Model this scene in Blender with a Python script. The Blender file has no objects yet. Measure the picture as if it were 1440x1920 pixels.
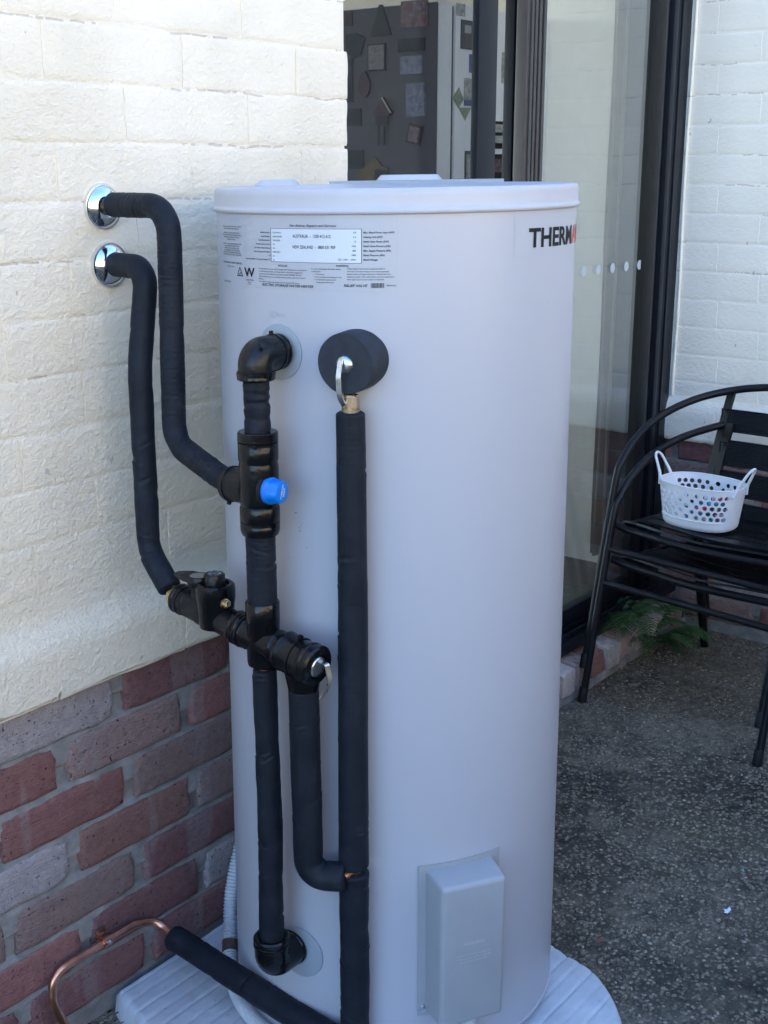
import bpy, bmesh, math, random
from mathutils import Vector, Matrix, noise

scene = bpy.context.scene
COL = scene.collection
rad = math.radians
GZ = -1.46            # ground level; the camera stands at z = 0

# ------------------------------------------------------------------ camera
cam_data = bpy.data.cameras.new('camera')
cam_data.sensor_fit = 'VERTICAL'; cam_data.sensor_height = 36.0; cam_data.sensor_width = 27.0
cam_data.lens = 2336.0 / 1920.0 * 36.0
cam_data.clip_start = 0.05; cam_data.clip_end = 300.0
cam = bpy.data.objects.new('camera', cam_data); COL.objects.link(cam)
YAW, PITCH = rad(37.75), rad(15.45)
fwd = Vector((math.cos(YAW)*math.cos(PITCH), math.sin(YAW)*math.cos(PITCH), -math.sin(PITCH)))
rgt = Vector((math.sin(YAW), -math.cos(YAW), 0)); upv = rgt.cross(fwd)
M = Matrix((rgt, upv, -fwd)).transposed().to_4x4(); M.translation = Vector((0, -1.5636, 0))
cam.matrix_world = M
scene.camera = cam

# ------------------------------------------------------------------ light
SUN_EL, SUN_AZ = 32.0, 78.0      # azimuth of the sun from +X towards +Y: it stands behind the house
world = bpy.data.worlds.new('World'); scene.world = world; world.use_nodes = True
wn = world.node_tree; wn.nodes.clear()
sky = wn.nodes.new('ShaderNodeTexSky'); sky.sky_type = 'NISHITA'; sky.sun_disc = False
sky.sun_elevation = rad(SUN_EL); sky.sun_rotation = rad(90.0 - SUN_AZ)
sky.air_density = 1.0; sky.dust_density = 0.3; sky.ozone_density = 5.0
bg = wn.nodes.new('ShaderNodeBackground'); bg.inputs[1].default_value = 0.15
wo = wn.nodes.new('ShaderNodeOutputWorld')
wn.links.new(sky.outputs[0], bg.inputs[0]); wn.links.new(bg.outputs[0], wo.inputs[0])
sun_data = bpy.data.lights.new('sun', 'SUN'); sun_data.energy = 2.6; sun_data.angle = rad(0.5)
sun_data.color = (1.0, 0.93, 0.82)
sun = bpy.data.objects.new('sun', sun_data); COL.objects.link(sun)
sdir = Vector((math.cos(rad(SUN_EL))*math.cos(rad(SUN_AZ)), math.cos(rad(SUN_EL))*math.sin(rad(SUN_AZ)), math.sin(rad(SUN_EL))))
sun.rotation_euler = sdir.to_track_quat('Z', 'Y').to_euler(); sun.location = (0, 0, 12)
vs = scene.view_settings
vs.view_transform = 'Standard'; vs.look = 'None'; vs.exposure = 2.85; vs.gamma = 1.0; vs.use_curve_mapping = False

# ------------------------------------------------------------------ helpers
def hsh(*a):
    return noise.noise(Vector((a[0]*1.0, a[1] if len(a) > 1 else 0.3, a[2] if len(a) > 2 else 0.7)))

class MB:
    """collects faces for ONE mesh object, in world coordinates"""
    def __init__(self): self.v = []; self.f = []; self.uv = []; self.sm = []
    def add(self, vs_, fs, uv=None, smooth=True):
        b = len(self.v); self.v += [Vector(p) for p in vs_]
        for k, f in enumerate(fs):
            self.f.append([b+i for i in f]); self.uv.append(uv[k] if uv else None); self.sm.append(smooth)
        return self
    def box(self, x0, y0, z0, x1, y1, z1, smooth=False):
        v = [(x, y, z) for x in (x0, x1) for y in (y0, y1) for z in (z0, z1)]
        return self.add(v, [(0, 1, 3, 2), (4, 6, 7, 5), (0, 4, 5, 1), (2, 3, 7, 6), (0, 2, 6, 4), (1, 5, 7, 3)], None, smooth)
    def bbox(self, x0, y0, z0, x1, y1, z1, b=.002, seg=2, mat=None):
        bm = bmesh.new(); bmesh.ops.create_cube(bm, size=1)
        for w in bm.verts: w.co = Vector(((x0+x1)/2+w.co.x*(x1-x0), (y0+y1)/2+w.co.y*(y1-y0), (z0+z1)/2+w.co.z*(z1-z0)))
        bmesh.ops.bevel(bm, geom=list(bm.edges), offset=b, segments=seg, profile=.5, affect='EDGES')
        return self.bm(bm, mat)
    def bm(self, bm, mat=None, smooth=True):
        bm.verts.index_update()
        vv = [(mat @ w.co) if mat else w.co.copy() for w in bm.verts]
        self.add(vv, [[w.index for w in f.verts] for f in bm.faces], None, smooth); bm.free(); return self
    def tube(self, pts, r, n=20, cap=True, rf=None, round_end=0.0, hollow=None):
        pts = [Vector(p) for p in pts]; m = len(pts)
        S = [0.0]
        for i in range(1, m): S.append(S[-1]+(pts[i]-pts[i-1]).length)
        L = S[-1]
        T = [(pts[min(i+1, m-1)]-pts[max(i-1, 0)]).normalized() for i in range(m)]
        a = Vector((0, 0, 1)) if abs(T[0].z) < .9 else Vector((1, 0, 0))
        nrm = (a - T[0]*a.dot(T[0])).normalized()
        vv = []
        for i in range(m):
            if i:
                nrm = (nrm - T[i]*nrm.dot(T[i])).normalized()
            bi = T[i].cross(nrm)
            ri = r(S[i]/L) if callable(r) else r
            if round_end:
                d = min(S[i], L-S[i])
                if d < round_end: ri *= .80+.20*math.sqrt(max(0, 1-(1-d/round_end)**2))
            for k in range(n):
                th = 2*math.pi*k/n
                q = ri*(rf(S[i], th, L) if rf else 1.0)
                vv.append(pts[i]+nrm*(q*math.cos(th))+bi*(q*math.sin(th)))
        ff, uu = [], []
        for i in range(m-1):
            for k in range(n):
                k2 = (k+1) % n
                ff.append((i*n+k, i*n+k2, (i+1)*n+k2, (i+1)*n+k))
                uu.append(((k/n, S[i]), ((k+1)/n, S[i]), ((k+1)/n, S[i+1]), (k/n, S[i+1])))
        self.add(vv, ff, uu)
        if cap:
            if hollow:
                for e, i in ((0, 0), (1, m-1)):
                    ring = [vv[i*n+k] for k in range(n)]; c = pts[i]
                    inn = [c+(p-c)*hollow for p in ring]
                    dep = [p+T[i]*(.006 if e == 0 else -.006) for p in inn]
                    w = ring+inn+dep; q = []
                    for k in range(n):
                        k2 = (k+1) % n; q += [(k, k2, n+k2, n+k), (n+k, n+k2, 2*n+k2, 2*n+k)]
                    self.add(w, q, None, False)
                    self.add(dep, [list(range(n))], None, False)
            else:
                self.add([vv[k] for k in range(n)], [list(range(n))], None, False)
                self.add([vv[(m-1)*n+k] for k in range(n)], [list(range(n))], None, False)
        return self
    def lathe(self, org, axis, prof, n=28, smooth=True, up=None, ang0=0.0):
        """prof: (radius, distance along axis)"""
        org = Vector(org); ax = Vector(axis).normalized()
        a = Vector(up) if up else (Vector((0, 0, 1)) if abs(ax.z) < .9 else Vector((1, 0, 0)))
        e1 = (a-ax*a.dot(ax)).normalized(); e2 = ax.cross(e1)
        vv = []
        for (r, h) in prof:
            for k in range(n):
                th = ang0+2*math.pi*k/n
                vv.append(org+ax*h+e1*(r*math.cos(th))+e2*(r*math.sin(th)))
        ff, uu = [], []
        for i in range(len(prof)-1):
            for k in range(n):
                k2 = (k+1) % n
                ff.append((i*n+k, i*n+k2, (i+1)*n+k2, (i+1)*n+k))
                uu.append(((k/n, prof[i][1]), ((k+1)/n, prof[i][1]), ((k+1)/n, prof[i+1][1]), (k/n, prof[i+1][1])))
        self.add(vv, ff, uu, smooth)
        if prof[0][0] > 1e-5: self.add(vv[:n], [list(range(n))], None, smooth)
        if prof[-1][0] > 1e-5: self.add(vv[-n:], [list(range(n))], None, smooth)
        return self
    def build(self, name, mat, parent=None, base=None, sharp=40, recalc=True, weld=True):
        o0 = Vector(ORG[parent.name]) if parent else Vector(base or (0, 0, 0))
        me = bpy.data.meshes.new(name)
        me.from_pydata([p-o0 for p in self.v], [], self.f)
        if any(self.uv):
            ul = me.uv_layers.new(name='UVMap')
            for p in me.polygons:
                u = self.uv[p.index]
                if u:
                    for j, li in enumerate(p.loop_indices): ul.data[li].uv = u[j]
        me.polygons.foreach_set('use_smooth', self.sm)
        if recalc or weld:
            bm = bmesh.new(); bm.from_mesh(me)
            if weld: bmesh.ops.remove_doubles(bm, verts=bm.verts, dist=2e-5)
            if recalc: bmesh.ops.recalc_face_normals(bm, faces=bm.faces)
            bm.to_mesh(me); bm.free()
        if sharp: me.set_sharp_from_angle(angle=rad(sharp))
        me.materials.append(mat)
        o = bpy.data.objects.new(name, me); COL.objects.link(o)
        if parent: o.parent = parent; ORG[o.name] = tuple(o0)
        else: o.location = o0; ORG[o.name] = tuple(o0)
        return o

ORG = {}
def tag(o, label, cat, group=None):
    o['label'] = label; o['category'] = cat
    if group: o['group'] = group
    return o
def thing(name, label, cat, base, group=None):
    o = bpy.data.objects.new(name, None); COL.objects.link(o)
    o.location = base; o.empty_display_size = .05
    ORG[o.name] = tuple(base)
    return tag(o, label, cat, group)
def struct(o): o['kind'] = 'structure'; return o
def stuff(o): o['kind'] = 'stuff'; return o

def fillet(P, R, step=.006, seg=10):
    """polyline through P with bend radii R, resampled"""
    P = [Vector(p) for p in P]; out = [P[0]]
    for i in range(1, len(P)-1):
        a = (P[i-1]-P[i]); b = (P[i+1]-P[i]); la, lb = a.length, b.length; a.normalize(); b.normalize()
        ang = a.angle(b); r = R[i-1] if isinstance(R, (list, tuple)) else R
        t = min(r/math.tan(ang/2), la*.49, lb*.49) if ang < 3.1 else 0
        if t < 1e-5: out.append(P[i]); continue
        r = t*math.tan(ang/2)
        c = P[i]+(a+b).normalized()*(r/math.sin(ang/2))
        p0 = P[i]+a*t; p1 = P[i]+b*t
        v0 = p0-c; v1 = p1-c; tot = v0.angle(v1); axis = v0.cross(v1).normalized()
        for k in range(seg+1):
            out.append(c+(Matrix.Rotation(tot*k/seg, 3, axis) @ v0))
    out.append(P[-1])
    res = [out[0]]
    for i in range(1, len(out)):
        d = (out[i]-out[i-1]).length; m = max(1, int(math.ceil(d/step)))
        for k in range(1, m+1): res.append(out[i-1].lerp(out[i], k/m))
    fin = [res[0]]
    for q in res[1:]:
        if (q-fin[-1]).length > step*.3: fin.append(q)
    return fin

_txt = {}
def text2d(s, size=1.0, shear=0.0, bold=0.0):
    key = (s, shear, bold)
    if key not in _txt:
        cu = bpy.data.curves.new('t', 'FONT'); cu.body = s; cu.size = 1.0; cu.shear = shear; cu.offset = bold
        cu.resolution_u = 3; cu.align_x = 'LEFT'
        ob = bpy.data.objects.new('t', cu)
        me = ob.to_mesh()
        vv = [(w.co.x, w.co.y) for w in me.vertices]; ff = [list(p.vertices) for p in me.polygons]
        ob.to_mesh_clear(); bpy.data.objects.remove(ob); bpy.data.curves.remove(cu)
        _txt[key] = (vv, ff)
    vv, ff = _txt[key]
    if not vv: return [], [], 0
    x0 = min(a for a, b in vv); x1 = max(a for a, b in vv)
    return [((a-x0)*size, b*size) for a, b in vv], ff, (x1-x0)*size

# ------------------------------------------------------------------ materials
class NT:
    def __init__(self, name):
        self.m = bpy.data.materials.new(name); self.m.use_nodes = True
        self.t = self.m.node_tree; self.t.nodes.clear()
        self.out = self.t.nodes.new('ShaderNodeOutputMaterial')
        self.p = self.t.nodes.new('ShaderNodeBsdfPrincipled')
        self.t.links.new(self.p.outputs[0], self.out.inputs[0])
    def n(self, typ, **kw):
        nd = self.t.nodes.new('ShaderNode'+typ)
        for k, v in kw.items():
            if hasattr(nd, k) and k not in nd.inputs: setattr(nd, k, v)
            else: nd.inputs[k].default_value = v
        return nd
    def l(self, a, b): self.t.links.new(a, b)
    def coord(self, which='pos', scale=(1, 1, 1)):
        if which == 'pos': c = self.n('NewGeometry').outputs['Position']
        elif which == 'uv': c = self.n('TexCoord').outputs['UV']
        else: c = self.n('TexCoord').outputs['Object']
        mp = self.n('Mapping'); self.l(c, mp.inputs[0]); mp.inputs['Scale'].default_value = scale
        return mp.outputs[0]
    def noise(self, co, scale, detail=4, rough=.5, dist=0.0):
        nd = self.n('TexNoise', Scale=scale, Detail=detail, Roughness=rough, Distortion=dist)
        self.l(co, nd.inputs['Vector']); return nd.outputs['Fac']
    def ramp(self, fac, stops):
        r = self.n('ValToRGB'); e = r.color_ramp.elements
        while len(e) < len(stops): e.new(.5)
        for k, (p, c) in enumerate(stops):
            e[k].position = p; e[k].color = c if len(c) == 4 else (*c, 1)
        self.l(fac, r.inputs[0]); return r.outputs[0]
    def mixc(self, fac, a, b, mode='MIX'):
        mx = self.n('Mix', data_type='RGBA', blend_type=mode)
        for val, s in ((fac, 0), (a, 6), (b, 7)):
            if hasattr(val, 'links') or hasattr(val, 'is_linked'): self.l(val, mx.inputs[s])
            else: mx.inputs[s].default_value = val if s == 0 else ((*val, 1) if len(val) == 3 else val)
        return mx.outputs[2]
    def math(self, op, a, b=None, c=None):
        nd = self.n('Math', operation=op)
        for i, val in enumerate((a, b, c)):
            if val is None: continue
            if hasattr(val, 'is_linked'): self.l(val, nd.inputs[i])
            else: nd.inputs[i].default_value = val
        return nd.outputs[0]
    def bump(self, h, strength=.5, dist=.002, nrm=None):
        b = self.n('Bump', Strength=strength, Distance=dist); self.l(h, b.inputs['Height'])
        if nrm is not None: self.l(nrm, b.inputs['Normal'])
        self.l(b.outputs[0], self.p.inputs['Normal']); return b.outputs[0]
    def set(self, col=None, rough=None, metal=None, spec=None, coat=None):
        if col is not None:
            if hasattr(col, 'is_linked'): self.l(col, self.p.inputs['Base Color'])
            else: self.p.inputs['Base Color'].default_value = (*col, 1)
        for nm, v in (('Roughness', rough), ('Metallic', metal), ('Specular IOR Level', spec), ('Coat Weight', coat)):
            if v is None: continue
            if hasattr(v, 'is_linked'): self.l(v, self.p.inputs[nm])
            else: self.p.inputs[nm].default_value = v
        return self

def simple(name, col, rough=.5, metal=0.0, spec=.5, var=.12, nscale=30, bump=0.0, bscale=300, bdist=.0006):
    t = NT(name); co = t.coord('pos')
    f = t.noise(co, nscale, 3)
    a = tuple(c*(1-var) for c in col); b = tuple(min(1, c*(1+var)) for c in col)
    t.set(t.ramp(f, [(.3, a), (.7, b)]), None, metal, spec)
    t.l(t.math('MULTIPLY_ADD', f, .2, rough-.1), t.p.inputs['Roughness'])
    if bump: t.bump(t.noise(co, bscale, 3), bump, bdist)
    return t.m

def mat_paint(name, lo, hi, rel):
    t = NT(name); co = t.coord('pos')
    w = t.noise(co, 6, 3, .5)
    rough_ = t.n('TexNoise', Scale=85.0, Detail=7.0, Roughness=.66, Distortion=.35); t.l(t.coord('pos', (.8, .8, 1.25)), rough_.inputs['Vector'])
    sw = t.n('TexNoise', Scale=21.0, Detail=5.0, Roughness=.6, Distortion=.9); t.l(co, sw.inputs['Vector'])
    fine = t.noise(t.coord('pos', (1, 1, .5)), 230, 4, .65, .3)
    lump = t.noise(co, 8, 2, .5)
    # the coat is rougher towards the foot of the wall, where the bagging is thickest
    sx = t.n('SeparateXYZ'); t.l(t.n('NewGeometry').outputs['Position'], sx.inputs[0])
    thick = t.math('ADD', sx.outputs['Z'], t.math('MULTIPLY', t.math('SUBTRACT', w, .5), .9))
    amt = t.ramp(t.math('MULTIPLY_ADD', thick, -.75, .35), [(.05, (.26, .26, .26)), (.8, (.85, .85, .85))])
    h = t.math('ADD', t.math('MULTIPLY', rough_.outputs['Fac'], 1.05), t.math('MULTIPLY', sw.outputs['Fac'], .75))
    h = t.math('MULTIPLY', t.math('ADD', h, t.math('MULTIPLY', fine, .40)), amt)
    h = t.math('ADD', h, t.math('MULTIPLY', lump, .25))
    t.bump(h, rel, .0085)
    base = t.ramp(w, [(.3, lo), (.7, hi)])
    wob = t.math('MULTIPLY', t.math('SUBTRACT', t.noise(co, 14, 3), .5), .014)
    zz = t.math('ADD', t.math('ADD', sx.outputs['Z'], wob), 8.6-.209+.001)
    fr = t.math('FRACT', t.math('DIVIDE', zz, .086))
    d = t.math('ABSOLUTE', t.math('SUBTRACT', fr, .5)); line = t.math('SUBTRACT', .5, d)      # 0 on the joint
    on = t.math('LESS_THAN', line, .022)
    gate = t.math('GREATER_THAN', t.noise(co, 5.5, 2), .53)
    brk = t.math('GREATER_THAN', t.noise(co, 60, 2), .46)
    hi_ = t.math('GREATER_THAN', sx.outputs['Z'], -.34)
    msk = t.math('MULTIPLY', t.math('MULTIPLY', on, gate), t.math('MULTIPLY', brk, hi_))
    base = t.mixc(t.math('MULTIPLY', msk, .5), base, (.42, .32, .23))
    spots = t.math('GREATER_THAN', t.noise(t.coord('pos', (1, 1, .55)), 46, 2), .745)
    base = t.mixc(t.math('MULTIPLY', spots, .55), base, (.33, .29, .24))
    t.set(base, .62, 0, .35)
    return t.m

def mat_brick():
    t = NT('clay_brick'); co = t.coord('pos')
    oi = t.n('ObjectInfo')
    n1 = t.noise(t.coord('pos', (1, 1, .16)), 10, 3, .5); n2 = t.noise(co, 60, 4, .6); n3 = t.noise(co, 300, 3, .6)
    c = t.mixc(t.math('MULTIPLY', t.ramp(n1, [(.53, (0, 0, 0)), (.56, (1, 1, 1))]), .38), oi.outputs['Color'], (.37, .31, .305))
    c = t.mixc(t.ramp(n2, [(.30, (.55, .55, .55)), (.7, (0, 0, 0))]), c, t.mixc(1.0, c, (.55, .5, .5), 'MULTIPLY'))
    lime = t.ramp(t.noise(t.coord('pos', (1, 1, 1.8)), 30, 4, .65), [(.66, (0, 0, 0)), (.76, (1, 1, 1))])
    c = t.mixc(t.math('MULTIPLY', lime, .45), c, (.34, .32, .31))
    pits = t.ramp(t.noise(co, 180, 2, .5), [(.28, (1, 1, 1)), (.34, (0, 0, 0))])
    c = t.mixc(pits, c, (.03, .02, .02))
    drag = t.noise(t.coord('pos', (.25, .25, 1.6)), 190, 3, .6)
    c = t.mixc(t.ramp(n3, [(.35, (.5, .5, .5)), (.65, (0, 0, 0))]), c, t.mixc(1.0, c, (.68, .66, .66), 'MULTIPLY'))
    h = t.math('ADD', t.math('MULTIPLY', n2, .9), t.math('ADD', t.math('MULTIPLY', n3, .9), t.math('MULTIPLY', drag, 1.3)))
    h = t.math('SUBTRACT', h, t.math('MULTIPLY', pits, .8))
    t.bump(h, 1.0, .0034)
    t.set(c, .85, 0, .3)
    return t.m

def mat_mortar():
    t = NT('cement_mortar'); co = t.coord('pos')
    n1 = t.noise(co, 22, 5, .6); n2 = t.noise(co, 240, 4, .65)
    c = t.ramp(n1, [(.3, (.16, .155, .145)), (.55, (.26, .25, .235)), (.75, (.35, .34, .32))])
    t.bump(t.math('ADD', n1, t.math('MULTIPLY', n2, .7)), .8, .002)
    t.set(c, .92, 0, .2); return t.m

def mat_foam(name, wr):
    t = NT(name)
    uv = t.coord('uv', (1, 1, 1))
    mp = t.coord('uv', (2.2, 170, 1)); w1 = t.noise(mp, 1.0, 3, .6, .4)
    mp2 = t.coord('uv', (5, 420, 1)); w2 = t.noise(mp2, 1.0, 2, .6)
    co = t.coord('pos'); g = t.noise(co, 600, 2, .6); big = t.noise(co, 26, 4, .6)
    amt = t.ramp(t.noise(co, 11, 2, .5), [(.40, (.15, .15, .15)), (.62, (1, 1, 1))])
    h = t.math('MULTIPLY', t.math('ADD', t.math('MULTIPLY', w1, 1.0), t.math('MULTIPLY', w2, .35)), amt)
    h = t.math('MULTIPLY', h, wr)
    h = t.math('ADD', h, t.math('ADD', t.math('MULTIPLY', big, .7), t.math('MULTIPLY', g, .12)))
    t.bump(h, 1.0, .0024)
    c = t.ramp(big, [(.3, (.0080, .0104, .0155)), (.62, (.0130, .0164, .0235)), (.8, (.026, .031, .041))])
    scuff = t.ramp(t.noise(t.coord('uv', (3, 26, 1)), 3.0, 4, .7), [(.66, (0, 0, 0)), (.76, (1, 1, 1))])
    c = t.mixc(t.math('MULTIPLY', scuff, .28), c, (.085, .085, .092))
    t.set(c, .55, 0, .16); return t.m

def mat_pebbled(name, col, rough, amp):
    t = NT(name); co = t.coord('pos')
    v = t.n('TexVoronoi', Scale=230.0, feature='SMOOTH_F1'); t.l(co, v.inputs['Vector'])
    n1 = t.noise(co, 95, 3, .55); n2 = t.noise(co, 20, 3)
    h = t.math('ADD', t.math('MULTIPLY', v.outputs['Distance'], .5), n1)
    t.bump(h, amp, .0016)
    t.set(t.ramp(n2, [(.3, tuple(c*.8 for c in col)), (.7, tuple(c*1.25 for c in col))]), None, 0, .30)
    t.l(t.math('MULTIPLY_ADD', n2, .25, rough-.12), t.p.inputs['Roughness'])
    return t.m

def mat_tank():
    t = NT('enamel_light_grey'); co = t.coord('pos')
    n1 = t.noise(t.coord('pos', (1, 1, .25)), 3.0, 3, .5); n2 = t.noise(co, 900, 2, .5); n3 = t.noise(co, 7, 2, .5)
    t.set(t.ramp(n1, [(.3, (.388, .398, .440)), (.7, (.408, .418, .460))]), .33, 0, .45)
    t.bump(t.math('ADD', t.math('MULTIPLY', n2, .10), t.math('MULTIPLY', n3, .8)), .12, .001)
    return t.m

def mat_ground():
    t = NT('exposed_aggregate'); co = t.coord('pos')
    v1 = t.n('TexVoronoi', Scale=95.0); t.l(co, v1.inputs['Vector'])
    v2 = t.n('TexVoronoi', Scale=240.0); t.l(co, v2.inputs['Vector'])
    stone = t.ramp(v1.outputs['Distance'], [(.34, (1, 1, 1)), (.52, (0, 0, 0))])
    bw = t.n('RGBToBW'); t.l(v1.outputs['Color'], bw.inputs[0])
    sc = t.ramp(bw.outputs[0], [(.2, (.100, .083, .062)), (.5, (.185, .156, .116)), (.72, (.31, .26, .195)), (.93, (.54, .47, .37))])
    dirt = t.noise(co, 2.6, 5, .6); d2 = t.noise(co, 30, 4, .6)
    base = t.ramp(t.math('ADD', t.math('MULTIPLY', dirt, .7), t.math('MULTIPLY', d2, .3)), [(.38, (.019, .017, .014)), (.50, (.078, .067, .051)), (.62, (.235, .20, .15))])
    cov = t.math('MULTIPLY', stone, t.ramp(t.noise(co, 7, 3), [(.36, (.15, .15, .15)), (.6, (.9, .9, .9))]))
    c = t.mixc(cov, base, sc)
    moss = t.math('MULTIPLY', t.ramp(t.noise(co, 1.9, 4, .6), [(.54, (0, 0, 0)), (.64, (1, 1, 1))]), .45)
    c = t.mixc(moss, c, (.115, .10, .058))
    sx = t.n('SeparateXYZ'); t.l(t.n('NewGeometry').outputs['Position'], sx.inputs[0])
    near = t.math('ADD', t.math('SUBTRACT', sx.outputs['X'], 2.55), t.math('MULTIPLY', t.math('SUBTRACT', dirt, .5), 2.2))     # silt washed against the step
    silt = t.math('MULTIPLY', t.ramp(near, [(.0, (0, 0, 0)), (.8, (1, 1, 1))]), .55)
    c = t.mixc(silt, c, t.ramp(d2, [(.35, (.13, .107, .072)), (.65, (.28, .232, .163))]))
    h = t.math('ADD', t.math('MULTIPLY', stone, .9), t.math('ADD', t.math('MULTIPLY', v2.outputs['Distance'], .5), t.math('MULTIPLY', d2, 1.1)))
    t.bump(h, .9, .005)
    t.set(c, .82, 0, .35); return t.m

def mat_glass(name, tint, refl, base_refl):
    t = NT(name); t.t.nodes.remove(t.p)
    tr = t.n('BsdfTransparent'); tr.inputs[0].default_value = (*tint, 1)
    gl = t.n('BsdfGlossy'); gl.inputs['Roughness'].default_value = .012; gl.inputs[0].default_value = (1, 1, 1, 1)
    g = t.n('NewGeometry'); dt = t.n('VectorMath', operation='DOT_PRODUCT'); t.l(g.outputs['Normal'], dt.inputs[0]); t.l(g.outputs['Incoming'], dt.inputs[1])
    c1 = t.math('SUBTRACT', 1.0, t.math('ABSOLUTE', dt.outputs['Value']))       # Schlick, the same for both faces of the pane
    sch = t.math('MULTIPLY_ADD', t.math('POWER', c1, 5.0), .96, .04)
    fac = t.math('MINIMUM', t.math('MULTIPLY_ADD', sch, refl, base_refl), 1.0)
    mx = t.n('MixShader'); t.l(fac, mx.inputs[0]); t.l(tr.outputs[0], mx.inputs[1]); t.l(gl.outputs[0], mx.inputs[2])
    t.l(mx.outputs[0], t.out.inputs[0]); return t.m

def mat_mesh():
    t = NT('fly_screen_mesh'); t.t.nodes.remove(t.p)
    tr = t.n('BsdfTransparent'); df = t.n('BsdfDiffuse'); df.inputs[0].default_value = (.018, .019, .022, 1)
    co = t.coord('pos'); n1 = t.noise(co, 3, 2)
    mx = t.n('MixShader'); t.l(t.math('MULTIPLY_ADD', n1, .05, .22), mx.inputs[0])
    t.l(tr.outputs[0], mx.inputs[1]); t.l(df.outputs[0], mx.inputs[2]); t.l(mx.outputs[0], t.out.inputs[0]); return t.m

def mat_slab():
    t = NT('ribbed_concrete'); co = t.coord('pos')
    n1 = t.noise(co, 12, 5, .6); n2 = t.noise(co, 110, 4, .6)
    c = t.ramp(n1, [(.3, (.40, .42, .45)), (.55, (.49, .51, .54)), (.75, (.59, .605, .63))])
    pit = t.ramp(t.noise(co, 70, 2), [(.27, (1, 1, 1)), (.31, (0, 0, 0))])
    c = t.mixc(t.math('MULTIPLY', pit, .6), c, (.14, .14, .14))
    clay = t.ramp(t.noise(co, 16, 3), [(.69, (0, 0, 0)), (.74, (1, 1, 1))])
    c = t.mixc(t.math('MULTIPLY', clay, .35), c, (.40, .24, .18))
    t.bump(t.math('ADD', n1, t.math('MULTIPLY', n2, .5)), .5, .0022)
    t.set(c, .9, 0, .25); return t.m

def mat_palette(name, stops, scale, rough=.6, stretch=(1, 1, 1), dist=1.0):
    t = NT(name); f = t.noise(t.coord('pos', stretch), scale, 3, .6, dist)
    r = t.ramp(f, stops); t.set(r, rough, 0, .3); return t.m

PAINT = mat_paint('bagged_cream_paint', (.805, .712, .550), (.85, .757, .60), .85); PAINT_W = mat_paint('bagged_white_paint', (.84, .79, .67), (.88, .83, .715), .45); BRICK = mat_brick(); MORTAR = mat_mortar()
FOAM_W = mat_foam('wrinkled_foam_lagging', 1.0); FOAM_S = mat_foam('smooth_foam_lagging', .28)
FOAM_LIT = simple('lit_foam_skin', (.026, .032, .042), .6, 0, .2, .2, 60, .3, 200)  # paler than other lagging: light on the ring's side put into colour
FOAM_CUT = mat_palette('cut_foam_face', [(.42, (.0015, .0017, .0022)), (.58, (.004, .0045, .006)), (.70, (.045, .047, .052))], 620, .9)
SHELL = mat_pebbled('black_moulded_shell', (.0038, .0042, .0052), .20, .32)
SHELL_MATT = mat_pebbled('black_moulded_shell_satin', (.0055, .0060, .0072), .33, .35)
TANK = mat_tank(); GROUND = mat_ground(); SLAB = mat_slab()
COVER = simple('moulded_grey_cover', (.31, .325, .345), .42, 0, .45, .04, 20, .06, 800)
LIDM = simple('lid_grey', (.455, .455, .48), .40, 0, .4, .03, 20)
PLATE = simple('grey_plastic_disc', (.27, .31, .345), .45, 0, .4, .04)
CHROME = simple('chrome', (.78, .79, .80), .13, 1.0, .5, .03, 40)
ZINC = simple('zinc_plate', (.58, .60, .60), .30, 1.0, .5, .10, 120, .1)
BRASS = simple('brass', (.66, .50, .27), .28, 1.0, .5, .12, 160, .15)
BRASS_DULL = simple('dull_brass', (.42, .36, .29), .34, 1.0, .5, .12, 160, .15)
COPPER = simple('copper_tube', (.66, .33, .23), .32, 1.0, .5, .22, 45, .12)
BLUE = simple('blue_plastic', (.002, .175, .66), .33, 0, .5, .05, 40)
INK = simple('black_ink', (.012, .012, .014), .6, 0, .2, .05)
INK_GREY = simple('grey_ink', (.06, .06, .065), .6, 0, .2, .05)
INK_ORANGE = simple('orange_ink', (.72, .10, .04), .6, 0, .2, .05)
DOT = simple('frosted_decal', (.48, .52, .54), .6, 0, .2, .05)
EMBOSS_HI = simple('lettering_highlight', (.47, .49, .52), .4, 0, .4, .03)  # paler than the cover: highlights on raised letters put into the colour
INK_WHITE = simple('white_ink', (.75, .78, .80), .6, 0, .2, .05)
STICKER = simple('clear_sticker', (.385, .402, .440), .32, 0, .5, .02, 6)
PANEL = simple('white_rating_panel', (.53, .58, .63), .35, 0, .5, .02, 6)
FRAME = simple('black_powdercoat_frame', (.0075, .009, .014), .42, 0, .28, .1, 15, .05, 700)
FRAME_BROWN = simple('bronze_anodised_stile', (.075, .066, .062), .40, .4, .5, .08, 15)
RUBBER = simple('black_rubber', (.006, .006, .006), .6, 0, .3, .1)
CHAIR = simple('black_chair_enamel', (.0060, .0066, .0085), .38, 0, .28, .2, 18, .06, 500)
WHITE_PL = simple('white_plastic', (.74, .75, .77), .38, 0, .45, .03)
CONDUIT = simple('grey_corrugated_conduit', (.47, .49, .50), .5, 0, .4, .06)
CLIP = simple('brown_clip', (.10, .06, .05), .6, 0, .3, .2)
GLASS = mat_glass('tinted_reflective_glass', (.95, .965, .95), 1.0, .115)
GLASS_CLEAR = mat_glass('clear_glass', (.95, .96, .96), .6, .0)
SCREEN = mat_mesh()
WALL_IN = simple('interior_cream_wall', (.84, .80, .70), .8, 0, .3, .03)
WHITE_IN = simple('interior_white_trim', (.78, .78, .76), .5, 0, .4, .03)
FLOOR_IN = simple('interior_tile_floor', (.14, .125, .105), .35, 0, .5, .2)
FRIDGE = simple('fridge_enamel', (.78, .80, .84), .35, 0, .5, .02)
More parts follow.
